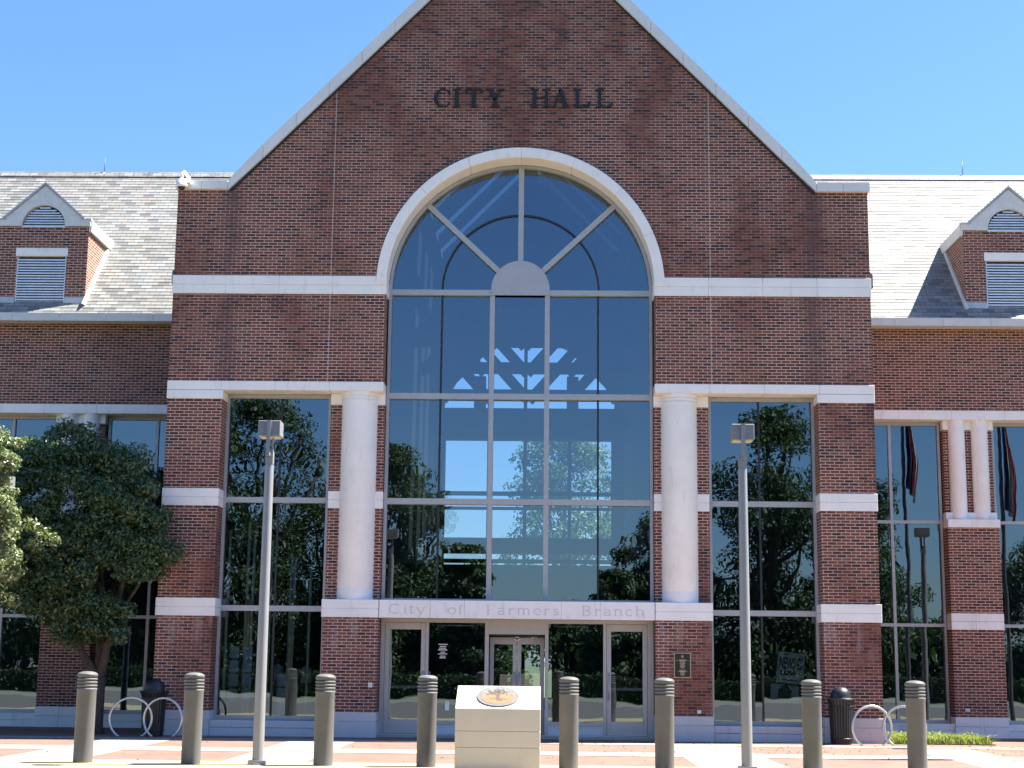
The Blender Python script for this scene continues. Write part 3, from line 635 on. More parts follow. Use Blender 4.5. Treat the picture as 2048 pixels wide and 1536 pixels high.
# engraved name: raised strips, the groove shade put into a darker stone colour
def eng(text, x0, x1, z, h):
    m = MB(); y0, y1 = -.0335, -.02; w = .13*h; xh = .68*h
    adv = {'C': .95, 'i': .38, 't': .5, 'y': .78, ' ': 1.35, 'o': .72, 'f': .48, 'F': .82, 'a': .70, 'r': .62, 'm': 1.12, 'e': .66, 's': .58, 'B': .88, 'n': .80, 'c': .66, 'h': .80}
    tot = sum(adv[c] for c in text); k = (x1-x0)/tot; x = x0; sf = .035*h
    for c in text:
        W = adv[c]*k; a = W*.86
        def V(q, z1): m.box(x+q-w/2, x+q+w/2, y0, y1, z, z+z1)
        def S(q, zz, ww=.34): m.box(x+q-ww*h/2, x+q+ww*h/2, y0-.0005, y1, z+zz-(sf if zz > 0 else 0), z+zz+(sf if zz == 0 else 0))
        def E(cx, rx, rz, a0, a1, cz=None, n=16): stroke(m, ell(x+cx, z+(cz if cz is not None else rz), rx-w*.4, rz-w*.3, a0, a1, n), w*.8, y0+.0003, y1)
        if c == 'C': E(a*.5, a*.5, h*.5, 45, 315)
        elif c == 'o': E(a*.5, a*.46, xh*.5, 0, 359.9, n=24)
        elif c == 'c': E(a*.5, a*.46, xh*.5, 45, 315)
        elif c == 'e': E(a*.5, a*.46, xh*.5, 0, 315); m.box(x+a*.1, x+a*.9, y0, y1, z+xh*.5-sf, z+xh*.5)
        elif c == 'i': V(a*.5, xh); S(a*.5, 0, .4); S(a*.4, xh, .2); m.box(x+a*.5-w/2, x+a*.5+w/2, y0, y1, z+h*.84, z+h*.96)
        elif c == 't': V(a*.42, h*.9); m.box(x+a*.05, x+a*.9, y0-.0004, y1, z+xh-sf, z+xh+.01); stroke(m, [(x+a*.42, z+w/2), (x+a*.8, z+w*.6), (x+a*.92, z+w*1.4)], w*.7, y0+.0004, y1)
        elif c == 'y': stroke(m, [(x+a*.14, z+xh), (x+a*.52, z)], w, y0, y1); stroke(m, [(x+a*.88, z+xh), (x+a*.40, z-h*.26), (x+a*.18, z-h*.2)], w*.7, y0+.0004, y1); S(a*.16, xh, .34); S(a*.86, xh, .3)
        elif c == 'f': V(a*.38, h*.8); stroke(m, ell(x+a*.38+h*.17, z+h*.76, h*.17, h*.17, 180, 40, 8), w*.8, y0+.0004, y1); m.box(x, x+a*.86, y0-.0004, y1, z+xh-sf, z+xh); S(a*.38, 0, .4)
        elif c == 'F': V(a*.3, h); S(a*.3, 0, .42); m.box(x+a*.06, x+a*.96, y0-.0004, y1, z+h-sf*1.2, z+h); m.box(x+a*.3, x+a*.74, y0-.0004, y1, z+h*.5, z+h*.5+sf); m.box(x+a*.92, x+a*.96, y0, y1, z+h*.76, z+h)
        elif c == 'B': V(a*.26, h); E(a*.5, a*.42, h*.25, -90, 90, h*.25); E(a*.46, a*.38, h*.25, -90, 90, h*.75); m.box(x+a*.04, x+a*.52, y0-.0004, y1, z, z+sf); m.box(x+a*.04, x+a*.5, y0-.0004, y1, z+h-sf, z+h); m.box(x+a*.3, x+a*.5, y0-.0004, y1, z+h*.5-sf/2, z+h*.5+sf/2)
        elif c == 'a': V(a*.74, xh*.8); E(a*.42, a*.34, xh*.30, 60, 330, xh*.30); stroke(m, ell(x+a*.44, z+xh*.74, a*.30, xh*.22, 0, 160, 10), w*.7, y0+.0004, y1); S(a*.86, 0, .2)
        elif c == 's': stroke(m, [(x+a*.8, z+xh*.78), (x+a*.6, z+xh*.93), (x+a*.32, z+xh*.86), (x+a*.28, z+xh*.66), (x+a*.72, z+xh*.4), (x+a*.74, z+xh*.16), (x+a*.42, z+xh*.06), (x+a*.16, z+xh*.24)], w*.8, y0, y1)
        elif c == 'r': V(a*.3, xh); S(a*.3, 0, .42); S(a*.2, xh, .22); stroke(m, [(x+a*.34, z+xh*.66), (x+a*.6, z+xh*.92), (x+a*.9, z+xh*.84)], w*.8, y0+.0004, y1)
        elif c in 'nmh':
            qs = {'n': (.2, .78), 'h': (.2, .78), 'm': (.14, .5, .86)}[c]
            for j, q in enumerate(qs): V(a*q, h if (c == 'h' and j == 0) else xh*.8 if j else xh); S(a*q, 0, .34 if c != 'm' else .28)
            for q, q2 in zip(qs, qs[1:]): cx = a*(q+q2)/2; rx = a*(q2-q)/2; stroke(m, ell(x+cx, z+xh*.74, rx, xh*.2, 5, 175, 8), w*.7, y0+.0004, y1)
            S(a*qs[0]-w*.5, h if c == 'h' else xh, .22)
        x += W
    return m
P(eng('City of Farmers Branch', -2.76, 2.80, 2.565, .21), 'engraved_name', GROOVE_SHADE)

# ------------------------------------------------------------ things fixed to the hall
# plaque
pl = tag(MB().box(3.37, 3.735, -.045, .0, 1.27, 1.80).build('plaque', GOLD, bevel=.004), 'small dark bronze plaque with pale rim on the brick pier right of the doors', 'plaque')
def sub(o, mb, name, mat): c = mb.build(name, mat); c.parent = o; return c
sub(pl, MB().box(3.39, 3.715, -.05, -.044, 1.29, 1.78), 'plaque_field', BRONZE)
m = MB(); zz = 1.655
m.lathe([(.0, 0), (.03, .0)], 0, 0) if 0 else None
for i, hw in enumerate([.022, .03, .02]): m.box(3.552-hw, 3.552+hw, -.055, -.0495, 1.735-i*.022, 1.748-i*.022)
for i, hw in enumerate([.075, .055, .05, .06, .045, .05, .055, .04]): m.box(3.552-hw, 3.552+hw, -.054, -.0495, 1.645-i*.024, 1.656-i*.024)
m.box(3.41, 3.695, -.0535, -.0495, 1.632, 1.638)
for i, hw in enumerate([.07, .06, .05, .045, .05, .04]): m.box(3.552-hw, 3.552+hw, -.054, -.0495, 1.43-i*.021, 1.44-i*.021)
m.box(3.44, 3.67, -.0535, -.0495, 1.402, 1.408)
sub(pl, m, 'raised_text', GOLD)
def wbox(x, y, z, lab, w=.045, h=.05):
    b = MB().box(x-w, x+w, y-.035, y, z-h, z+h).build('wall_box', WHITE, bevel=.006); tag(b, lab, 'outlet box', 'small boxes on the brick piers')
    sub(b, MB().box(x-w*.6, x+w*.6, y-.04, y-.034, z-h*.6, z+h*.6), 'cover', ALU); return b
wbox(-3.12, .0, 1.05, 'small cream switch box on brick beside the left entrance door')
wbox(3.90, .0, .565, 'tiny white box low on the brick pier under the bronze plaque', .04, .035)
wbox(9.55+.9, YW, .585, 'tiny white box low on the right wing brick pier above its stone base', .05, .035)
# dome camera
dc = tag(empty('security_camera', (-7.64, -.1, 12.15)), 'white dome security camera at the left shoulder of the gable', 'camera')
sub(dc, MB().box(-.03, .16, -.2, 0, .0, .09).tube([(.0, -.28, -.02), (.0, -.28, .18), (.03, -.2, .24), (.12, -.05, .12)], .035), 'bracket', WHITE)
sub(dc, MB().lathe([(.03, .08), (.06, .04), (.105, -.03), (.13, -.1), (.13, -.13), (.10, -.145)], 0, -.28, 24), 'housing', WHITE)
sub(dc, MB().lathe([(.085, -.14), (.08, -.17), (.05, -.205), (0.001, -.215)], 0, -.28, 20, cap=False), 'lens_dome', BLACK)
# sensor above the inner doors
ds = tag(MB().box(-.045, .045, .87, .94, 2.03, 2.12).build('door_sensor', WHITE, bevel=.01), 'small white sensor above the pair of inner entrance doors', 'sensor')
sub(ds, MB().box(-.08, .08, .88, .92, 2.05, 2.07), 'bracket', WHITE); sub(ds, MB().box(-.03, .03, .862, .871, 2.055, 2.085), 'lens', BLACK)
# lightning rods
for x, lab in ((-11.93, 'thin lightning rod on the left roof ridge'), (12.16, 'thin lightning rod on the right roof ridge')):
    r_ = tag(empty('lightning_rod', (x, 7.95, 15.02)), lab, 'lightning rod', 'lightning rods on the ridges')
    sub(r_, MB().tube([(0, 0, 0), (.01, 0, .46)], [.012, .006]), 'rod', plain('rod_metal', (.12, .10, .10), .5)); sub(r_, MB().lathe([(.04, 0), (.03, .03), (.012, .04)], 0, 0, 12), 'foot', ALU)
# soffit lights: small discs under the side lintels
for s in (-1, 1):
    for x in (4.95, 6.0): P(MB().lathe([(.07, 7.43), (.07, 7.444)], s*x, .22, 20), 'soffit_light', WHITE)

# ------------------------------------------------------------ bollards
def make_bollard():
    o = empty('bollard'); r = .155
    p = [(r-.006, 0), (r-.006, 1.10), (r, 1.115)]
    for i in range(4):
        z = 1.12+i*.05; p += [(r, z+.018), (r-.022, z+.022), (r-.022, z+.034), (r, z+.042)]
    p += [(r, 1.335)]
    sub(o, MB().lathe(p, 0, 0, 40, cap=False), 'post', BOLL)
    sub(o, MB().lathe([(r, 1.335), (r+.002, 1.345), (r-.004, 1.357), (r*.8, 1.376), (r*.5, 1.39), (0.001, 1.396)], 0, 0, 40, cap=False), 'cap', BOLL)
    return o
bl = [(-6.52, 'grey ribbed bollard farthest left, before the tree'), (-4.84, 'grey ribbed bollard before the left brick pier, second from left'), (-2.79, 'grey ribbed bollard right of the left lamp post, third from left'),
      (-1.20, 'grey ribbed bollard just left of the stone plinth, partly in its shadow'), (.995, 'grey ribbed bollard just right of the stone plinth'), (2.47, 'grey ribbed bollard before the bronze plaque pier'),
      (4.735, 'grey ribbed bollard right of the right lamp post'), (6.33, 'grey ribbed bollard farthest right, before the bike rack')]
b0 = make_bollard()
for i, (x, lab) in enumerate(bl):
    o = b0 if i == 0 else copy_tree(b0)
    o.location = (x, -9.2, GZ); tag(o, lab, 'bollard', 'bollards in a row before the hall')
# ------------------------------------------------------------ lamp posts
def make_lamp():
    o = empty('lamp_post')
    sub(o, MB().lathe([(.088, .08), (.07, 4.66)], 0, 0, 24).lathe([(.06, 4.66), (.06, 4.68)], 0, 0, 20), 'pole', POLE)
    sub(o, MB().box(-.135, .135, -.135, .135, 0, .075).box(-.05, .05, -.19, -.13, 0, .03), 'base', POLE)
    nk = sub(o, MB().box(-.062, .062, -.062, .062, 4.68, 4.87).box(-.035, .02, -.16, .0, 4.80, 4.86).box(.028, .055, -.03, .03, 4.86, 5.12), 'neck', POLE)
    hd = sub(o, MB().box(-.178, .178, -.15, .15, 5.11, 5.36), 'lamp_head', plain('head_paint', (.19, .19, .20), .5, .1)); hd.modifiers.new('b', 'BEVEL').width = .008
    sub(hd, MB().box(-.035, .022, -.185, -.15, 4.84, 5.362).box(.022, .034, -.175, -.15, 5.1, 5.36), 'fin', POLE)
    sub(hd, MB().box(-.155, .155, -.13, .13, 5.095, 5.11), 'lens', plain('lens', (.62, .55, .36), .3))
    return o
l0 = make_lamp()
for i, (x, y, lab) in enumerate([(-3.80, -9.2, 'tall grey lamp post with square head before the left window'), (3.73, -9.2, 'tall grey lamp post with square head before the right window'),
                              (10.86, -1.3, 'grey lamp post at the right edge, before the wing columns'), (-10.82, -1.4, 'grey lamp post at the left edge under the sunlit foliage')]):
    o = l0 if i == 0 else copy_tree(l0)
    o.location = (x, y, GZ); tag(o, lab, 'lamp post', 'square headed lamp posts')
# ------------------------------------------------------------ plinth with seal
ped = tag(empty('plinth', (-.077, -10.1, GZ)), 'cream stone plinth with sloping top carrying a round coloured seal', 'plinth')
w2 = .635; d = .66; zf, zb = .92, 1.245
m = MB()
for z0, z1 in ((0, .352), (.360, .590), ): m.box(-w2, w2, 0, d, z0, z1)
m.box(-w2+.01, w2-.01, .01, d-.01, .3, .65)
v = [(-w2, 0, .598), (w2, 0, .598), (w2, d, .598), (-w2, d, .598), (-w2, 0, zf), (w2, 0, zf), (w2, d, zb), (-w2, d, zb)]
m.add(v, [(0,3,2,1),(4,5,6,7),(0,1,5,4),(1,2,6,5),(2,3,7,6),(3,0,4,7)])
o = sub(ped, m, 'block', PLINTH); bv = o.modifiers.new('b', 'BEVEL'); bv.width = .006; bv.segments = 2; bv.limit_method = 'ANGLE'
ang = math.atan2(zb-zf, d); cen = Vector((-.01, d/2, (zf+zb)/2))
seal = empty('seal'); seal.parent = ped; seal.location = cen; seal.rotation_euler = (ang, 0, 0)
bpy.data.objects.remove(seal)
def disc(r, z0, z1, n=64): return MB().lathe([(r, z0), (r, z1)], 0, 0, n)
def place(o): o.location = cen; o.rotation_euler = (ang, 0, 0); return o
sealo = place(sub(ped, MB().lathe([(.315, 0), (.322, .012), (.315, .02)], 0, 0, 72), 'seal', plain('seal_rim', (.12, .115, .11), .55, 0, .25, 25)))
def ss(mb, name, mat): c = mb.build(name, mat); c.parent = sealo; return c
ss(disc(.262, .021, .0225), 'seal_sky', plain('seal_sky', (.12, .125, .12), .6, 0, .25, 12))
hs = [( -.262+.0, -.02)]; pts = []
xs = np.linspace(-.25, .25, 41)
topz = [.02+.03*math.sin(x*40)+.06*math.exp(-(abs(x)-.12)**2/.004) for x in xs]
mb = MB(); lo = [(x, -math.sqrt(max(0, .26**2-x*x))) for x in xs]; hi = [(x, min(t_, math.sqrt(max(0, .26**2-x*x)))) for x, t_ in zip(xs, topz)]
n = len(xs); mb.add([(a, b, .0235) for a, b in lo]+[(a, b, .0235) for a, b in hi], [(i, i+1, n+i+1, n+i) for i in range(n-1)])
ss(mb, 'seal_ground', plain('seal_orange', (.20, .105, .05), .6, 0, .22, 22))
mb = MB()
def fl(pts, ws, z):
    n = len(pts); Lp, Rp = [], []
    for i, p in enumerate(pts):
        a = Vector(pts[max(i-1, 0)]); b = Vector(pts[min(i+1, n-1)]); dd = (b-a).normalized(); q = Vector((-dd.y, dd.x))*ws[i]/2
        Lp.append(tuple(Vector(p)+q)); Rp.append(tuple(Vector(p)-q))
    mb.add([(a, b, z) for a, b in Lp+Rp], [(i, i+1, n+i+1, n+i) for i in range(n-1)])
fl([(.03, -.16), (.0, -.05), (.01, .06), (-.02, .16)], [.09, .05, .045, .02], .0245)
for k, (a, b) in enumerate([((.0, .0), (-.13, .12)), ((.01, .03), (.14, .13)), ((0, .08), (-.07, .2)), ((.01, .08), (.09, .21)), ((.0, -.08), (-.12, -.12)), ((.02, -.1), (.16, -.13))]):
    fl([a, ((a[0]+b[0])/2, (a[1]+b[1])/2+.02), b], [.03, .022, .012], .0247+k*.0002)
for k in range(46):
    a = random.uniform(.1, 3.04); r_ = random.uniform(.09, .225); x_, y_ = r_*math.cos(a), .02+r_*math.sin(a)*.85
    s_ = random.uniform(.01, .024); mb.add([(x_-s_, y_, .0262+k*2e-5), (x_, y_-s_*.7, .0262+k*2e-5), (x_+s_, y_, .0262+k*2e-5), (x_, y_+s_*.7, .0262+k*2e-5)], [(0, 1, 2, 3)])
ss(mb, 'seal_tree', plain('seal_brown', (.075, .045, .035), .6, 0, .3, 30))

# ------------------------------------------------------------ litter bins
def make_can():
    o = empty('litter_bin'); m = MB()
    for i in range(26):
        a = 2*math.pi*i/26; ca, sa = math.cos(a), math.sin(a); tx, ty = -sa*.022, ca*.022
        pr = [(.225, .02), (.255, .80), (.30, .93)]
        for (r0, z0), (r1, z1) in zip(pr, pr[1:]):
            q = []
            for r, z in ((r0, z0), (r1, z1)):
                for rr in (r, r-.008): q += [(ca*rr-tx, sa*rr-ty, z), (ca*rr+tx, sa*rr+ty, z)]
            m.add(q, [(0, 1, 5, 4), (3, 2, 6, 7), (0, 4, 6, 2), (1, 3, 7, 5)])
    sub(o, m, 'slats', BLACK)
    m = MB()
    for r, z in ((.235, .12), (.262, .78), (.302, .93)): m.tube([(r*math.cos(2*math.pi*i/32), r*math.sin(2*math.pi*i/32), z) for i in range(32)], .012, 6, True)
    sub(o, m, 'hoops', BLACK)
    sub(o, MB().lathe([(.195, .01), (.215, .9)], 0, 0, 28), 'liner', BLACK)
    lid = sub(o, MB().lathe([(.235, .90), (.235, .925), (.215, .94), (.212, .99), (.20, 1.06), (.165, 1.12), (.11, 1.16), (.05, 1.178), (.001, 1.18)], 0, 0, 32, cap=False), 'dome_lid', BLACK)
    sub(lid, MB().lathe([(.245, .905), (.245, .93)], 0, 0, 32), 'lid_rim', plain('rim', (.2, .2, .2), .3, .6))
    return o
c0 = make_can()
for i, (x, y, lab) in enumerate([(-7.62, -.55, 'black slatted litter bin with dome lid behind the left bike rack, in shade'), (6.82, -.45, 'black slatted litter bin with dome lid before the right brick pier')]):
    o = c0 if i == 0 else copy_tree(c0)
    o.location = (x, y, GZ); tag(o, lab, 'litter bin', 'dome topped litter bins')
# ------------------------------------------------------------ bike racks
def make_rack():
    o = empty('bike_rack')
    for cx, a in ((-.33, R(12)), (.33, R(-12))):
        n = 44; th0 = R(-90+32); pts = []
        for i in range(n+1):
            t_ = th0+(2*math.pi-R(64))*i/n; pts.append((cx+.42*math.cos(t_)*math.cos(a), .42*math.cos(t_)*math.sin(a), .39+.42*math.sin(t_)))
        sub(o, MB().tube(pts, .026, 10), 'hoop', STEEL)
    return o
r0 = make_rack()
for i, (x, y, lab) in enumerate([(-7.50, -1.55, 'bike rack of two steel hoops beside the tree, in shade'), (7.62, -1.25, 'bike rack of two sunlit steel hoops before the right wing')]):
    o = r0 if i == 0 else copy_tree(r0)
    o.location = (x, y, GZ); tag(o, lab, 'bike rack', 'overlapping hoop bike racks')

# ------------------------------------------------------------ foliage
def leaves(centres, radii, n, size, flat=.6, aspect=.42, outward=.6, squash=.8):
    """small leaf quads scattered through clumps; returns vertex and face arrays"""
    centres = np.array(centres, float); radii = np.array(radii, float)
    wgt = radii**2.2; idx = rng.choice(len(centres), n, p=wgt/wgt.sum())
    d = rng.normal(size=(n, 3)); d /= np.linalg.norm(d, axis=1, keepdims=True); rad = rng.random(n)**.45
    p = centres[idx]+d*(radii[idx]*rad)[:, None]*np.array([1, 1, squash])
    nrm = d*outward+rng.normal(size=(n, 3))*.5+np.array([0, 0, .35]); nrm /= np.linalg.norm(nrm, axis=1, keepdims=True)
    t_ = np.cross(nrm, rng.normal(size=(n, 3))); t_ /= np.linalg.norm(t_, axis=1, keepdims=True); b = np.cross(nrm, t_)
    s = (size*rng.uniform(.65, 1.25, n))[:, None]
    v = np.stack([p-t_*s*.5, p+b*s*aspect*.5+nrm*s*.06, p+t_*s*.5-nrm*s*.08, p-b*s*aspect*.5+nrm*s*.06], 1).reshape(-1, 3)
    return v
def leaf_obj(name, v, mat):
    n = len(v)//4; me = bpy.data.meshes.new(name); me.vertices.add(n*4); me.vertices.foreach_set('co', v.astype(np.float32).ravel())
    me.loops.add(n*4); me.loops.foreach_set('vertex_index', np.arange(n*4, dtype=np.int32)); me.polygons.add(n)
    me.polygons.foreach_set('loop_start', np.arange(0, n*4, 4, dtype=np.int32)); me.polygons.foreach_set('loop_total', np.full(n, 4, dtype=np.int32))
    me.update(calc_edges=True); me.materials.append(mat); o = bpy.data.objects.new(name, me); C.objects.link(o); return o
def limb(m, a, b, r0, r1, wob=.06, n=6):
    a, b = Vector(a), Vector(b); pts = []
    for i in range(n+1):
        t_ = i/n; p = a.lerp(b, t_)
        if 0 < i < n: p += Vector((random.uniform(-1, 1), random.uniform(-1, 1), 0))*wob*(b-a).length*.5
        pts.append(p)
    m.tube(pts, [r0+(r1-r0)*i/n for i in range(n+1)], 8)
def px2w(px, py, Y):
    dd = fwd*3082.57+r2*(px-1024)-u2*(py-768); t_ = (Y+33.5594)/dd.y; return (0.6304+dd.x*t_, Y, 1.538+dd.z*t_)
def inpoly(x, y, poly):
    c = False; j = len(poly)-1
    for i in range(len(poly)):
        xi, yi = poly[i]; xj, yj = poly[j]
        if (yi > y) != (yj > y) and x < (xj-xi)*(y-yi)/(yj-yi)+xi: c = not c
        j = i
    return c
# the near evergreen: crown outline drawn in metres (x, z)
def outline(pxs): return [(px2w(a, b, 0)[0], px2w(a, b, 0)[2]) for a, b in pxs]
out1 = outline([(40, 870), (95, 850), (130, 838), (185, 848), (215, 880), (262, 885), (300, 905), (322, 950), (330, 985), (345, 1020), (372, 1060), (372, 1120), (352, 1160), (330, 1185), (290, 1180), (240, 1165), (222, 1195), (238, 1235), (215, 1272), (165, 1295), (110, 1285), (90, 1240), (60, 1215), (10, 1235), (-80, 1230), (-90, 900)])
cs, rs = [], []; tries = 0
xsr = (min(p[0] for p in out1), max(p[0] for p in out1)); zsr = (min(p[1] for p in out1), max(p[1] for p in out1))
while len(cs) < 420 and tries < 20000:
    tries += 1; x = random.uniform(*xsr); z = random.uniform(*zsr); r = random.uniform(.22, .42)
    if not all(inpoly(x+dx*r*.85, z+dz*r*.75, out1) for dx, dz in ((0, 0), (.7, 0), (-.7, 0), (0, .7), (0, -.7))): continue
    ex = (x+9.2)/2.6; ez = (z-4.2)/2.8; th = math.sqrt(max(.08, 1-ex*ex-ez*ez)); y = .25+random.uniform(-1, 1)*1.15*th if random.random() < .5 else .25-1.15*th*random.uniform(.75, 1)
    if x > -8.25: y = min(y, -.12-r)
    y = max(y, -.95)
    if x > -8.25: y = max(y, -.75)
    cs.append((x, y, z)); rs.append(r)
for q in range(34):
    px_, py_ = random.uniform(85, 262), random.uniform(1180, 1290)
    if ((px_-170)/95)**2+((py_-1225)/72)**2 < 1: cs.append(px2w(px_, py_, random.uniform(-.75, -.2))); rs.append(random.uniform(.16, .27))
tree = tag(empty('evergreen_tree', (-9.05, .2, GZ)), 'dense dark green tree with forked trunk beside the left brick pier', 'tree')
def tsub(root, o): o.parent = root; o.matrix_parent_inverse = Matrix.Translation(-root.location); return o
m = MB(); T0 = (-9.05, .2, GZ)
m.tube([(-9.03, .2, GZ-.1), (-9.04, .2, .12), (-9.02, .18, .6), (-9.05, .2, 1.15)], [.21, .155, .14, .16], 12)
for b_, r0_, r1_ in (((-9.75, .1, 2.3), .11, .05), ((-8.75, .0, 2.2), .10, .07), ((-9.15, .5, 2.6), .10, .05)): limb(m, (-9.05, .2, 1.05), b_, r0_, r1_, .05)
limb(m, (-8.75, 0, 2.2), (-8.45, -.1, 3.6), .07, .04, .04); limb(m, (-8.75, 0, 2.1), (-7.7, -.4, 4.0), .05, .02); limb(m, (-9.75, .1, 2.3), (-10.4, 0, 3.9), .05, .02)
limb(m, (-9.15, .5, 2.6), (-9.3, .4, 5.4), .05, .02); limb(m, (-9.75, .1, 2.3), (-9.7, -.4, 3.6), .04, .015); limb(m, (-9.75, .1, 2.1), (-9.5, -.5, 2.4), .03, .015)
tsub(tree, m.build('trunk', BARK))
tsub(tree, leaf_obj('crown', leaves(cs, rs, 118000, .10, aspect=.46), LEAF))
def outline2(pxs): return [(px2w(a, b, -2.5)[0], px2w(a, b, -2.5)[2]) for a, b in pxs]
# the sunlit neighbour at the left edge
out2 = outline2([(-200, 850), (-60, 835), (10, 842), (48, 880), (60, 930), (40, 975), (58, 1010), (44, 1060), (62, 1110), (30, 1170), (40, 1200), (-10, 1230), (-200, 1230)])
cs, rs = [], []; tries = 0
xsr = (min(p[0] for p in out2), max(p[0] for p in out2)); zsr = (min(p[1] for p in out2), max(p[1] for p in out2))
while len(cs) < 120 and tries < 9000:
    tries += 1; x = random.uniform(*xsr); z = random.uniform(*zsr); r = random.uniform(.2, .36)
    if not all(inpoly(x+dx*r*.85, z+dz*r*.75, out2) for dx, dz in ((0, 0), (1, 0), (0, 1), (0, -1))): continue
    cs.append((x, random.uniform(-3.1, -1.9), z)); rs.append(r)
for px, py in ((85, 1065), (105, 1080), (70, 1090), (60, 1050), (8, 960), (20, 985), (-5, 980)):
    p = px2w(px, py, -2.3); cs.append(p); rs.append(.2)
tree2 = tag(empty('evergreen_tree', (-12.0, -2.4, GZ)), 'sunlit leafy tree cut off by the left edge', 'tree')
m = MB(); m.tube([(-12, -2.4, GZ-.1), (-12.02, -2.4, .8), (-11.95, -2.4, 1.8)], [.2, .14, .12], 10)
limb(m, (-11.95, -2.4, 1.7), (-11.2, -2.4, 4), .09, .03); limb(m, (-11.95, -2.4, 1.7), (-12.3, -2.4, 4.5), .09, .03); limb(m, (-11.5, -2.4, 3), (-10.0, -2.35, 4.1), .04, .01)
tsub(tree2, m.build('trunk', BARK)); tsub(tree2, leaf_obj('crown', leaves(cs, rs, 30000, .10, aspect=.46), LEAFS))
# border grass
n = 2600; gx = rng.uniform(7.95, 10.05, n); gy = rng.uniform(-.1, 1.6, n); hgt = rng.uniform(.08, .23, n)*(1+.15*np.sin(gx*7)); ln = rng.normal(0, .11, (n, 2)); a = rng.uniform(0, 3.14, n); wd = .009
b0_ = np.stack([gx, gy, np.full(n, GZ)], 1); dx = np.stack([np.cos(a)*wd, np.sin(a)*wd, np.zeros(n)], 1)
mid = b0_+np.stack([ln[:, 0]*.35, ln[:, 1]*.35, hgt*.7], 1); top = b0_+np.stack([ln[:, 0]*1.3, ln[:, 1]*1.3, hgt*.95], 1)
v = np.concatenate([np.stack([b0_-dx, b0_+dx, mid+dx*.9, mid-dx*.9], 1), np.stack([mid-dx*.9, mid+dx*.9, top+dx*.15, top-dx*.15], 1)]).reshape(-1, 3)
tag(leaf_obj('border_grass', v, GRASSM), 'bright yellow green grass strip before the right wing', 'grass', kind='stuff')
tag(MB().box(7.9, 10.1, -.15, 3.2, GZ, GZ+.02).build('planting_bed', plain('soil', (.06, .045, .03), .95)), kind='structure')

# trees across the road (seen in the glass) and behind the hall (seen through it)
def big_tree(x, y, h, r, lab, mat=LEAFB, n=9000, size=.34, dens=120, low=.04, grp='trees across the road seen in the glass', cat='tree', nm='broadleaf_tree'):
    root = tag(empty(nm, (x, y, GZ)), lab, cat, grp); m = MB()
    limb(m, (x, y, GZ-.1), (x, y, h*.55), .028*h, .014*h, .02)
    cs, rs = [], []
    for i in range(dens):
        a = random.uniform(0, 6.28); t_ = random.random(); z = h*(low+(1-low)*t_); w_ = r*math.sqrt(max(.05, 1-(2*t_-.85)**2*.85)); q = w_*math.sqrt(random.random())*.85
        cr_ = random.uniform(.18, .36)*r*(1.15-t_*.4); c_ = (x+q*math.cos(a), y+q*math.sin(a), min(z, h-cr_)); cs.append(c_); rs.append(cr_)
        if i % 4 == 0: limb(m, (x, y, h*random.uniform(.2, .5)), c_, .010*h, .003*h, .06, 4)
    tsub(root, m.build('trunk', BARK)); tsub(root, leaf_obj('crown', leaves(cs, rs, n, size, aspect=.6), mat)); return root
for a_ in [(-17.0, -58, 18.0, 6.0, 'tall dark tree mirrored in the left side window'), (-8.4, -57, 14.8, 4.4, 'pointed tree mirrored at the left of the arched window'), (-28, -60, 15, 6, 'broad tree across the road, mirrored in the left wing glass'),
           (-12.6, -63, 13.5, 4.2, 'tree set back between the two mirrored left hand trees'), (-38, -56, 13, 6, 'farthest left tree across the road'), (7.9, -59, 11.2, 3.8, 'round low tree mirrored at the right of the arched window'), (14.0, -58, 17.0, 5.2, 'tall tree mirrored in the right side window'),
           (20.2, -58, 14.5, 4.4, 'tree mirrored at the inner edge of the right wing window'), (33, -58, 10, 5, 'low broad tree mirrored low in the right wing glass'), (-3.9, -56, 8.6, 2.5, 'small round tree mirrored above the left entrance door'), (4.9, -57, 7.4, 2.2, 'small tree mirrored above the right entrance door')]:
    big_tree(*a_, n=38000, size=.24)
big_tree(1.5, 40, 13.6, 4.0, 'airy tree behind the hall, seen through the arched window', LEAFR, 30000, .20, 70, .15, 'trees behind the hall')
big_tree(-2.6, 48, 7.0, 3.2, 'low conifer behind the hall, seen through the arched window', LEAFR, 9000, .30, 30, .05, 'trees behind the hall')
big_tree(9.5, 44, 11, 4.2, 'right hand tree behind the hall', LEAFR, 5000, .30, 16, .1, 'trees behind the hall')
n = 60000; wx = rng.uniform(-75, 75, n); top_ = 4.3+1.3*np.sin(wx*.31)+.9*np.sin(wx*.83+1)+rng.normal(0, .35, n); wz = top_*rng.random(n)**.6
p = np.stack([wx, -74+rng.normal(0, 1.6, n), wz], 1); nr = rng.normal(size=(n, 3)); nr /= np.linalg.norm(nr, axis=1, keepdims=True); t_ = np.cross(nr, rng.normal(size=(n, 3))); t_ /= np.linalg.norm(t_, axis=1, keepdims=True); b_ = np.cross(nr, t_)
tag(leaf_obj('distant_woods', np.stack([p-t_*.3, p+b_*.2, p+t_*.3, p-b_*.2], 1).reshape(-1, 3), LEAFB), 'far green woods across the road, mirrored low in the glass', 'woods', kind='stuff')
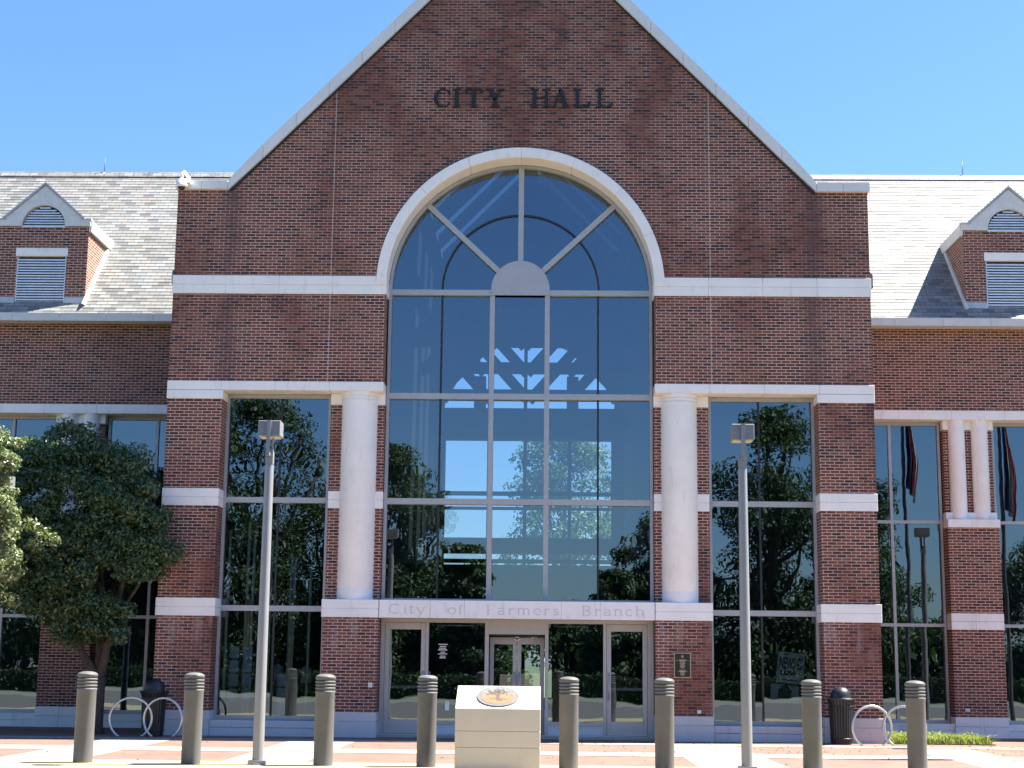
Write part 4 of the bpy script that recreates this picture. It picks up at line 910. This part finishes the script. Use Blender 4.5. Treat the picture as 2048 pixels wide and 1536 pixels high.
# clipped hedge across the road
m = MB().box(-50, 50, -43.6, -42.2, GZ, 1.0); hb = m.build('hedge', plain('hedge_core', (.02, .035, .012), .95)); tag(hb, 'long clipped hedge across the road, mirrored in the doors', 'hedge')
n = 26000; p = np.stack([rng.uniform(-50, 50, n), rng.uniform(-43.7, -42.1, n), rng.uniform(0, 1.1, n)], 1); sd = rng.random(n) < .7; p[sd, 1] = rng.uniform(-42.25, -42.05, sd.sum())
nr = rng.normal(size=(n, 3)); nr /= np.linalg.norm(nr, axis=1, keepdims=True); t_ = np.cross(nr, rng.normal(size=(n, 3))); t_ /= np.linalg.norm(t_, axis=1, keepdims=True); b_ = np.cross(nr, t_)
o = leaf_obj('hedge_leaves', np.stack([p-t_*.07, p+b_*.045, p+t_*.07, p-b_*.045], 1).reshape(-1, 3), LEAFB); o.parent = hb

# ------------------------------------------------------------ flagpoles (mirrored in the right wing glass)
def flagpole(x, y, h, lab, flab, kind):
    o = tag(empty('flagpole', (x, y, GZ)), lab, 'flagpole', 'flagpoles before the right wing')
    sub(o, MB().lathe([(.07, 0), (.045, h)], 0, 0, 16), 'pole', plain('dark_pole', (.10, .10, .11), .4, .3)); sub(o, MB().lathe([(.001, h-.01), (.06, h+.05), (.001, h+.12)], 0, 0, 12), 'finial', GOLD); sub(o, MB().lathe([(.16, 0), (.12, .06), (.08, .1)], 0, 0, 20), 'collar', STEEL)
    f = tag(empty('flag', (x, y, h-.1)), flab, 'flag', 'flags on the flagpoles'); top = 0; L_ = 2.55 if kind == 'us' else 2.9
    RED, WHT, BLU = plain('flag_red', (.38, .04, .04), .8), plain('flag_white', (.65, .65, .65), .8), plain('flag_blue', (.03, .05, .18), .8)
    bands = ([(BLU, 0, .42)]+[((RED, WHT)[i % 2], .42+i*.0725, .42+(i+1)*.0725) for i in range(8)]) if kind == 'us' else [(BLU, 0, .40), (WHT, .40, .70), (RED, .70, 1.0)]
    for mt, a, b in bands:
        mb = MB(); nu, nv = 14, 26; vs = []
        for i in range(nu+1):
            u = a+(b-a)*i/nu
            for j in range(nv+1):
                v_ = j/nv; wid = .16+.34*math.sin(v_*2.6)*(.6+.4*u); vs.append((.07+u*wid*.75, .10*math.sin(u*17+v_*2)*(.5+v_), -v_*L_-(u*.55)))
        mb.add(vs, [(i*(nv+1)+j, (i+1)*(nv+1)+j, (i+1)*(nv+1)+j+1, i*(nv+1)+j+1) for i in range(nu) for j in range(nv)], True)
        c = mb.build('cloth', mt); c.parent = f
    if kind == 'tx': sub(f, MB().lathe([(.001, 0), (.09, .001)], 0, 0, 5), 'star', WHT).location = (.2, -.16, -.5)
    else: sub(f, MB().box(-.12, -.10, -.14, -.13, -.9, -.88).box(-.16, -.14, -.14, -.13, -.7, -.68).box(-.10, -.08, -.14, -.13, -.5, -.48), 'stars', WHT)
flagpole(11.22, -4.7, 9.5, 'dark flagpole mirrored in the right wing window nearest the hall', 'limp red and white striped flag with blue canton', 'us')
flagpole(14.06, -4.5, 9.3, 'dark flagpole mirrored in the farther right wing window', 'limp blue, white and red flag with a star', 'tx')

# ------------------------------------------------------------ displays behind the side windows
for i, (x, y, z, mt) in enumerate([(-6.44, .78, 4.4, POSTG), (-6.06, 1.0, 4.6, POSTG), (-5.90, .85, 4.3, POSTG), (-5.52, .95, 4.2, POSTG), (-5.08, 1.0, 3.9, POSTG), (-4.98, .85, 3.7, POSTG), (-4.66, 1.1, 3.6, POSTG), (-5.97, .80, 2.9, BAMB), (-5.02, .78, 2.9, BAMB)]):
    o = tag(empty('display_pole', (x, y, 0)), 'thin upright display pole behind the left side window', 'pole', 'display poles behind the left window')
    sub(o, MB().tube([(0, 0, 0), (.02, 0, z)], .034 if mt is POSTG else .035), 'shaft', mt); sub(o, MB().lathe([(.09, 0), (.05, .03)], 0, 0, 12), 'foot', STEEL)
k = 0
for x, zs in ((-6.22, (1.72, 1.42, 1.12, .8)), (-5.92, (1.72, 1.42, 1.12, .8)), (-5.15, (1.12, .82, .52))):
    for z in zs:
        k += 1; o = MB().box(x-.10, x+.10, .74, .75, z-.14, z+.12).build('poster', POSTER); tag(o, 'small pale sheet hung in a grid behind the left side window', 'poster', 'sheets hung behind the left window')
def easel(x, y, lab):
    o = tag(empty('easel', (x, y, 0)), lab, 'easel')
    m = MB(); m.tube([(-.35, -.1, 0), (-.03, .05, 1.6)], .018); m.tube([(.35, -.1, 0), (.03, .05, 1.6)], .018); m.tube([(0, .5, 0), (0, .07, 1.5)], .018)
    sub(o, m, 'legs', BLACK); sub(o, MB().box(-.36, .36, -.10, -.04, .76, .79), 'ledge', BLACK); return o
easel(-6.1, 1.3, 'thin black easel behind the left side window'); easel(5.95, 1.3, 'black easel holding two notices behind the right side window')
def poster(x, y, z, w_, h_, tilt, lab, text=None):
    o = empty('notice', (x, y, z), 0); o.rotation_euler = (R(-8), R(tilt), 0); tag(o, lab, 'notice', 'notices on the right easel')
    sub(o, MB().box(-w_/2, w_/2, -.006, .006, 0, h_), 'board', plain('notice_paper', (.50, .55, .58), .6, 0, .08, 5)); return o
p1 = poster(6.02, 1.22, 1.17, .60, .68, 6, 'tilted pale notice reading NEWSIES on the easel in the right window')
fc = bpy.data.curves.new('t', 'FONT'); fc.body = 'NEWSIES'; fc.size = .2; fc.extrude = .002; fc.offset = .004; to = bpy.data.objects.new('t', fc); C.objects.link(to)
bpy.context.view_layer.update(); me = bpy.data.meshes.new_from_object(to.evaluated_get(bpy.context.evaluated_depsgraph_get())); bpy.data.objects.remove(to)
xs_ = [v.co.x for v in me.vertices]; ys_ = [v.co.y for v in me.vertices]
for v in me.vertices: v.co = Vector(((v.co.x-min(xs_))/(max(xs_)-min(xs_))*.50-.25, -.012+v.co.z*.5, .30+(v.co.y-min(ys_))/(max(ys_)-min(ys_))*.27))
me.materials.clear(); me.materials.append(LETTER); o = bpy.data.objects.new('headline', me); C.objects.link(o); o.parent = p1
sub(p1, MB().box(-.22, .12, -.010, -.006, .17, .27).box(-.18, -.05, -.010, -.006, .62, .645).box(-.24, .2, -.010, -.006, .06, .08), 'print', LETTER)
p2 = poster(5.9, 1.25, .80, .62, .34, 6, 'low wide notice with a dark arch picture on the easel in the right window')
sub(p2, MB().prism([[(-.15, .04), (.15, .04), (.15, .24)]+arc(0, .24, .10, 0, 180, 10)+[(-.15, .24)]], -.011, -.006), 'print', LETTER)
# garments on stands
def garment(x, y, z, lab):
    o = tag(empty('hanging_garment', (x, y, 0)), lab, 'garment', 'pale garments shown behind the left window')
    sub(o, MB().lathe([(.05, z-.38), (.13, z-.36), (.11, z-.2), (.12, z-.05), (.05, z), (.03, z+.02)], 0, 0, 14), 'cloth', SHIRT); sub(o, MB().tube([(0, 0, 0), (0, 0, z)], .012), 'stand', BLACK)
garment(-6.42, 1.5, 1.30, 'pale shirt on a stand at the left end of the left side window'); garment(-5.72, 1.2, 1.30, 'pale shirt on a stand beside the hung sheets in the left side window'); garment(-4.72, 1.4, 1.42, 'pale scarf like garment on a stand at the right of the left side window'); garment(-5.45, 1.9, 1.45, 'pale coat on a stand just right of the left lamp post')
# ceiling lights just inside the doors
for x in (-1.32, 1.2):
    tag(MB().box(x-.38, x+.38, 1.2, 1.32, 2.34, 2.37).build('ceiling_light', WHITE), 'slim white ceiling fitting behind the '+('left' if x < 0 else 'right')+' side light of the entrance', 'ceiling light', 'ceiling fittings inside the entrance')
# office hours lettering on the left side light: rows of tiny white marks, too small to read
m = MB()
for i, (hw, z) in enumerate([(.095, 1.93), (.06, 1.885), (.075, 1.845), (.10, 1.81), (.045, 1.76), (.10, 1.725), (.055, 1.675), (.065, 1.64)]):
    x = -1.62-hw
    while x < -1.62+hw: m.box(x, x+.012, .57, .576, z-.011, z+.011); x += .017
P(m, 'hours_decal', WHITE, entr)
for x, w_ in ((-1.50, .045), (-1.22, .025)): P(MB().box(x-w_, x+w_, .57, .576, .52, .72), 'notice_sticker', SHIRT, entr)
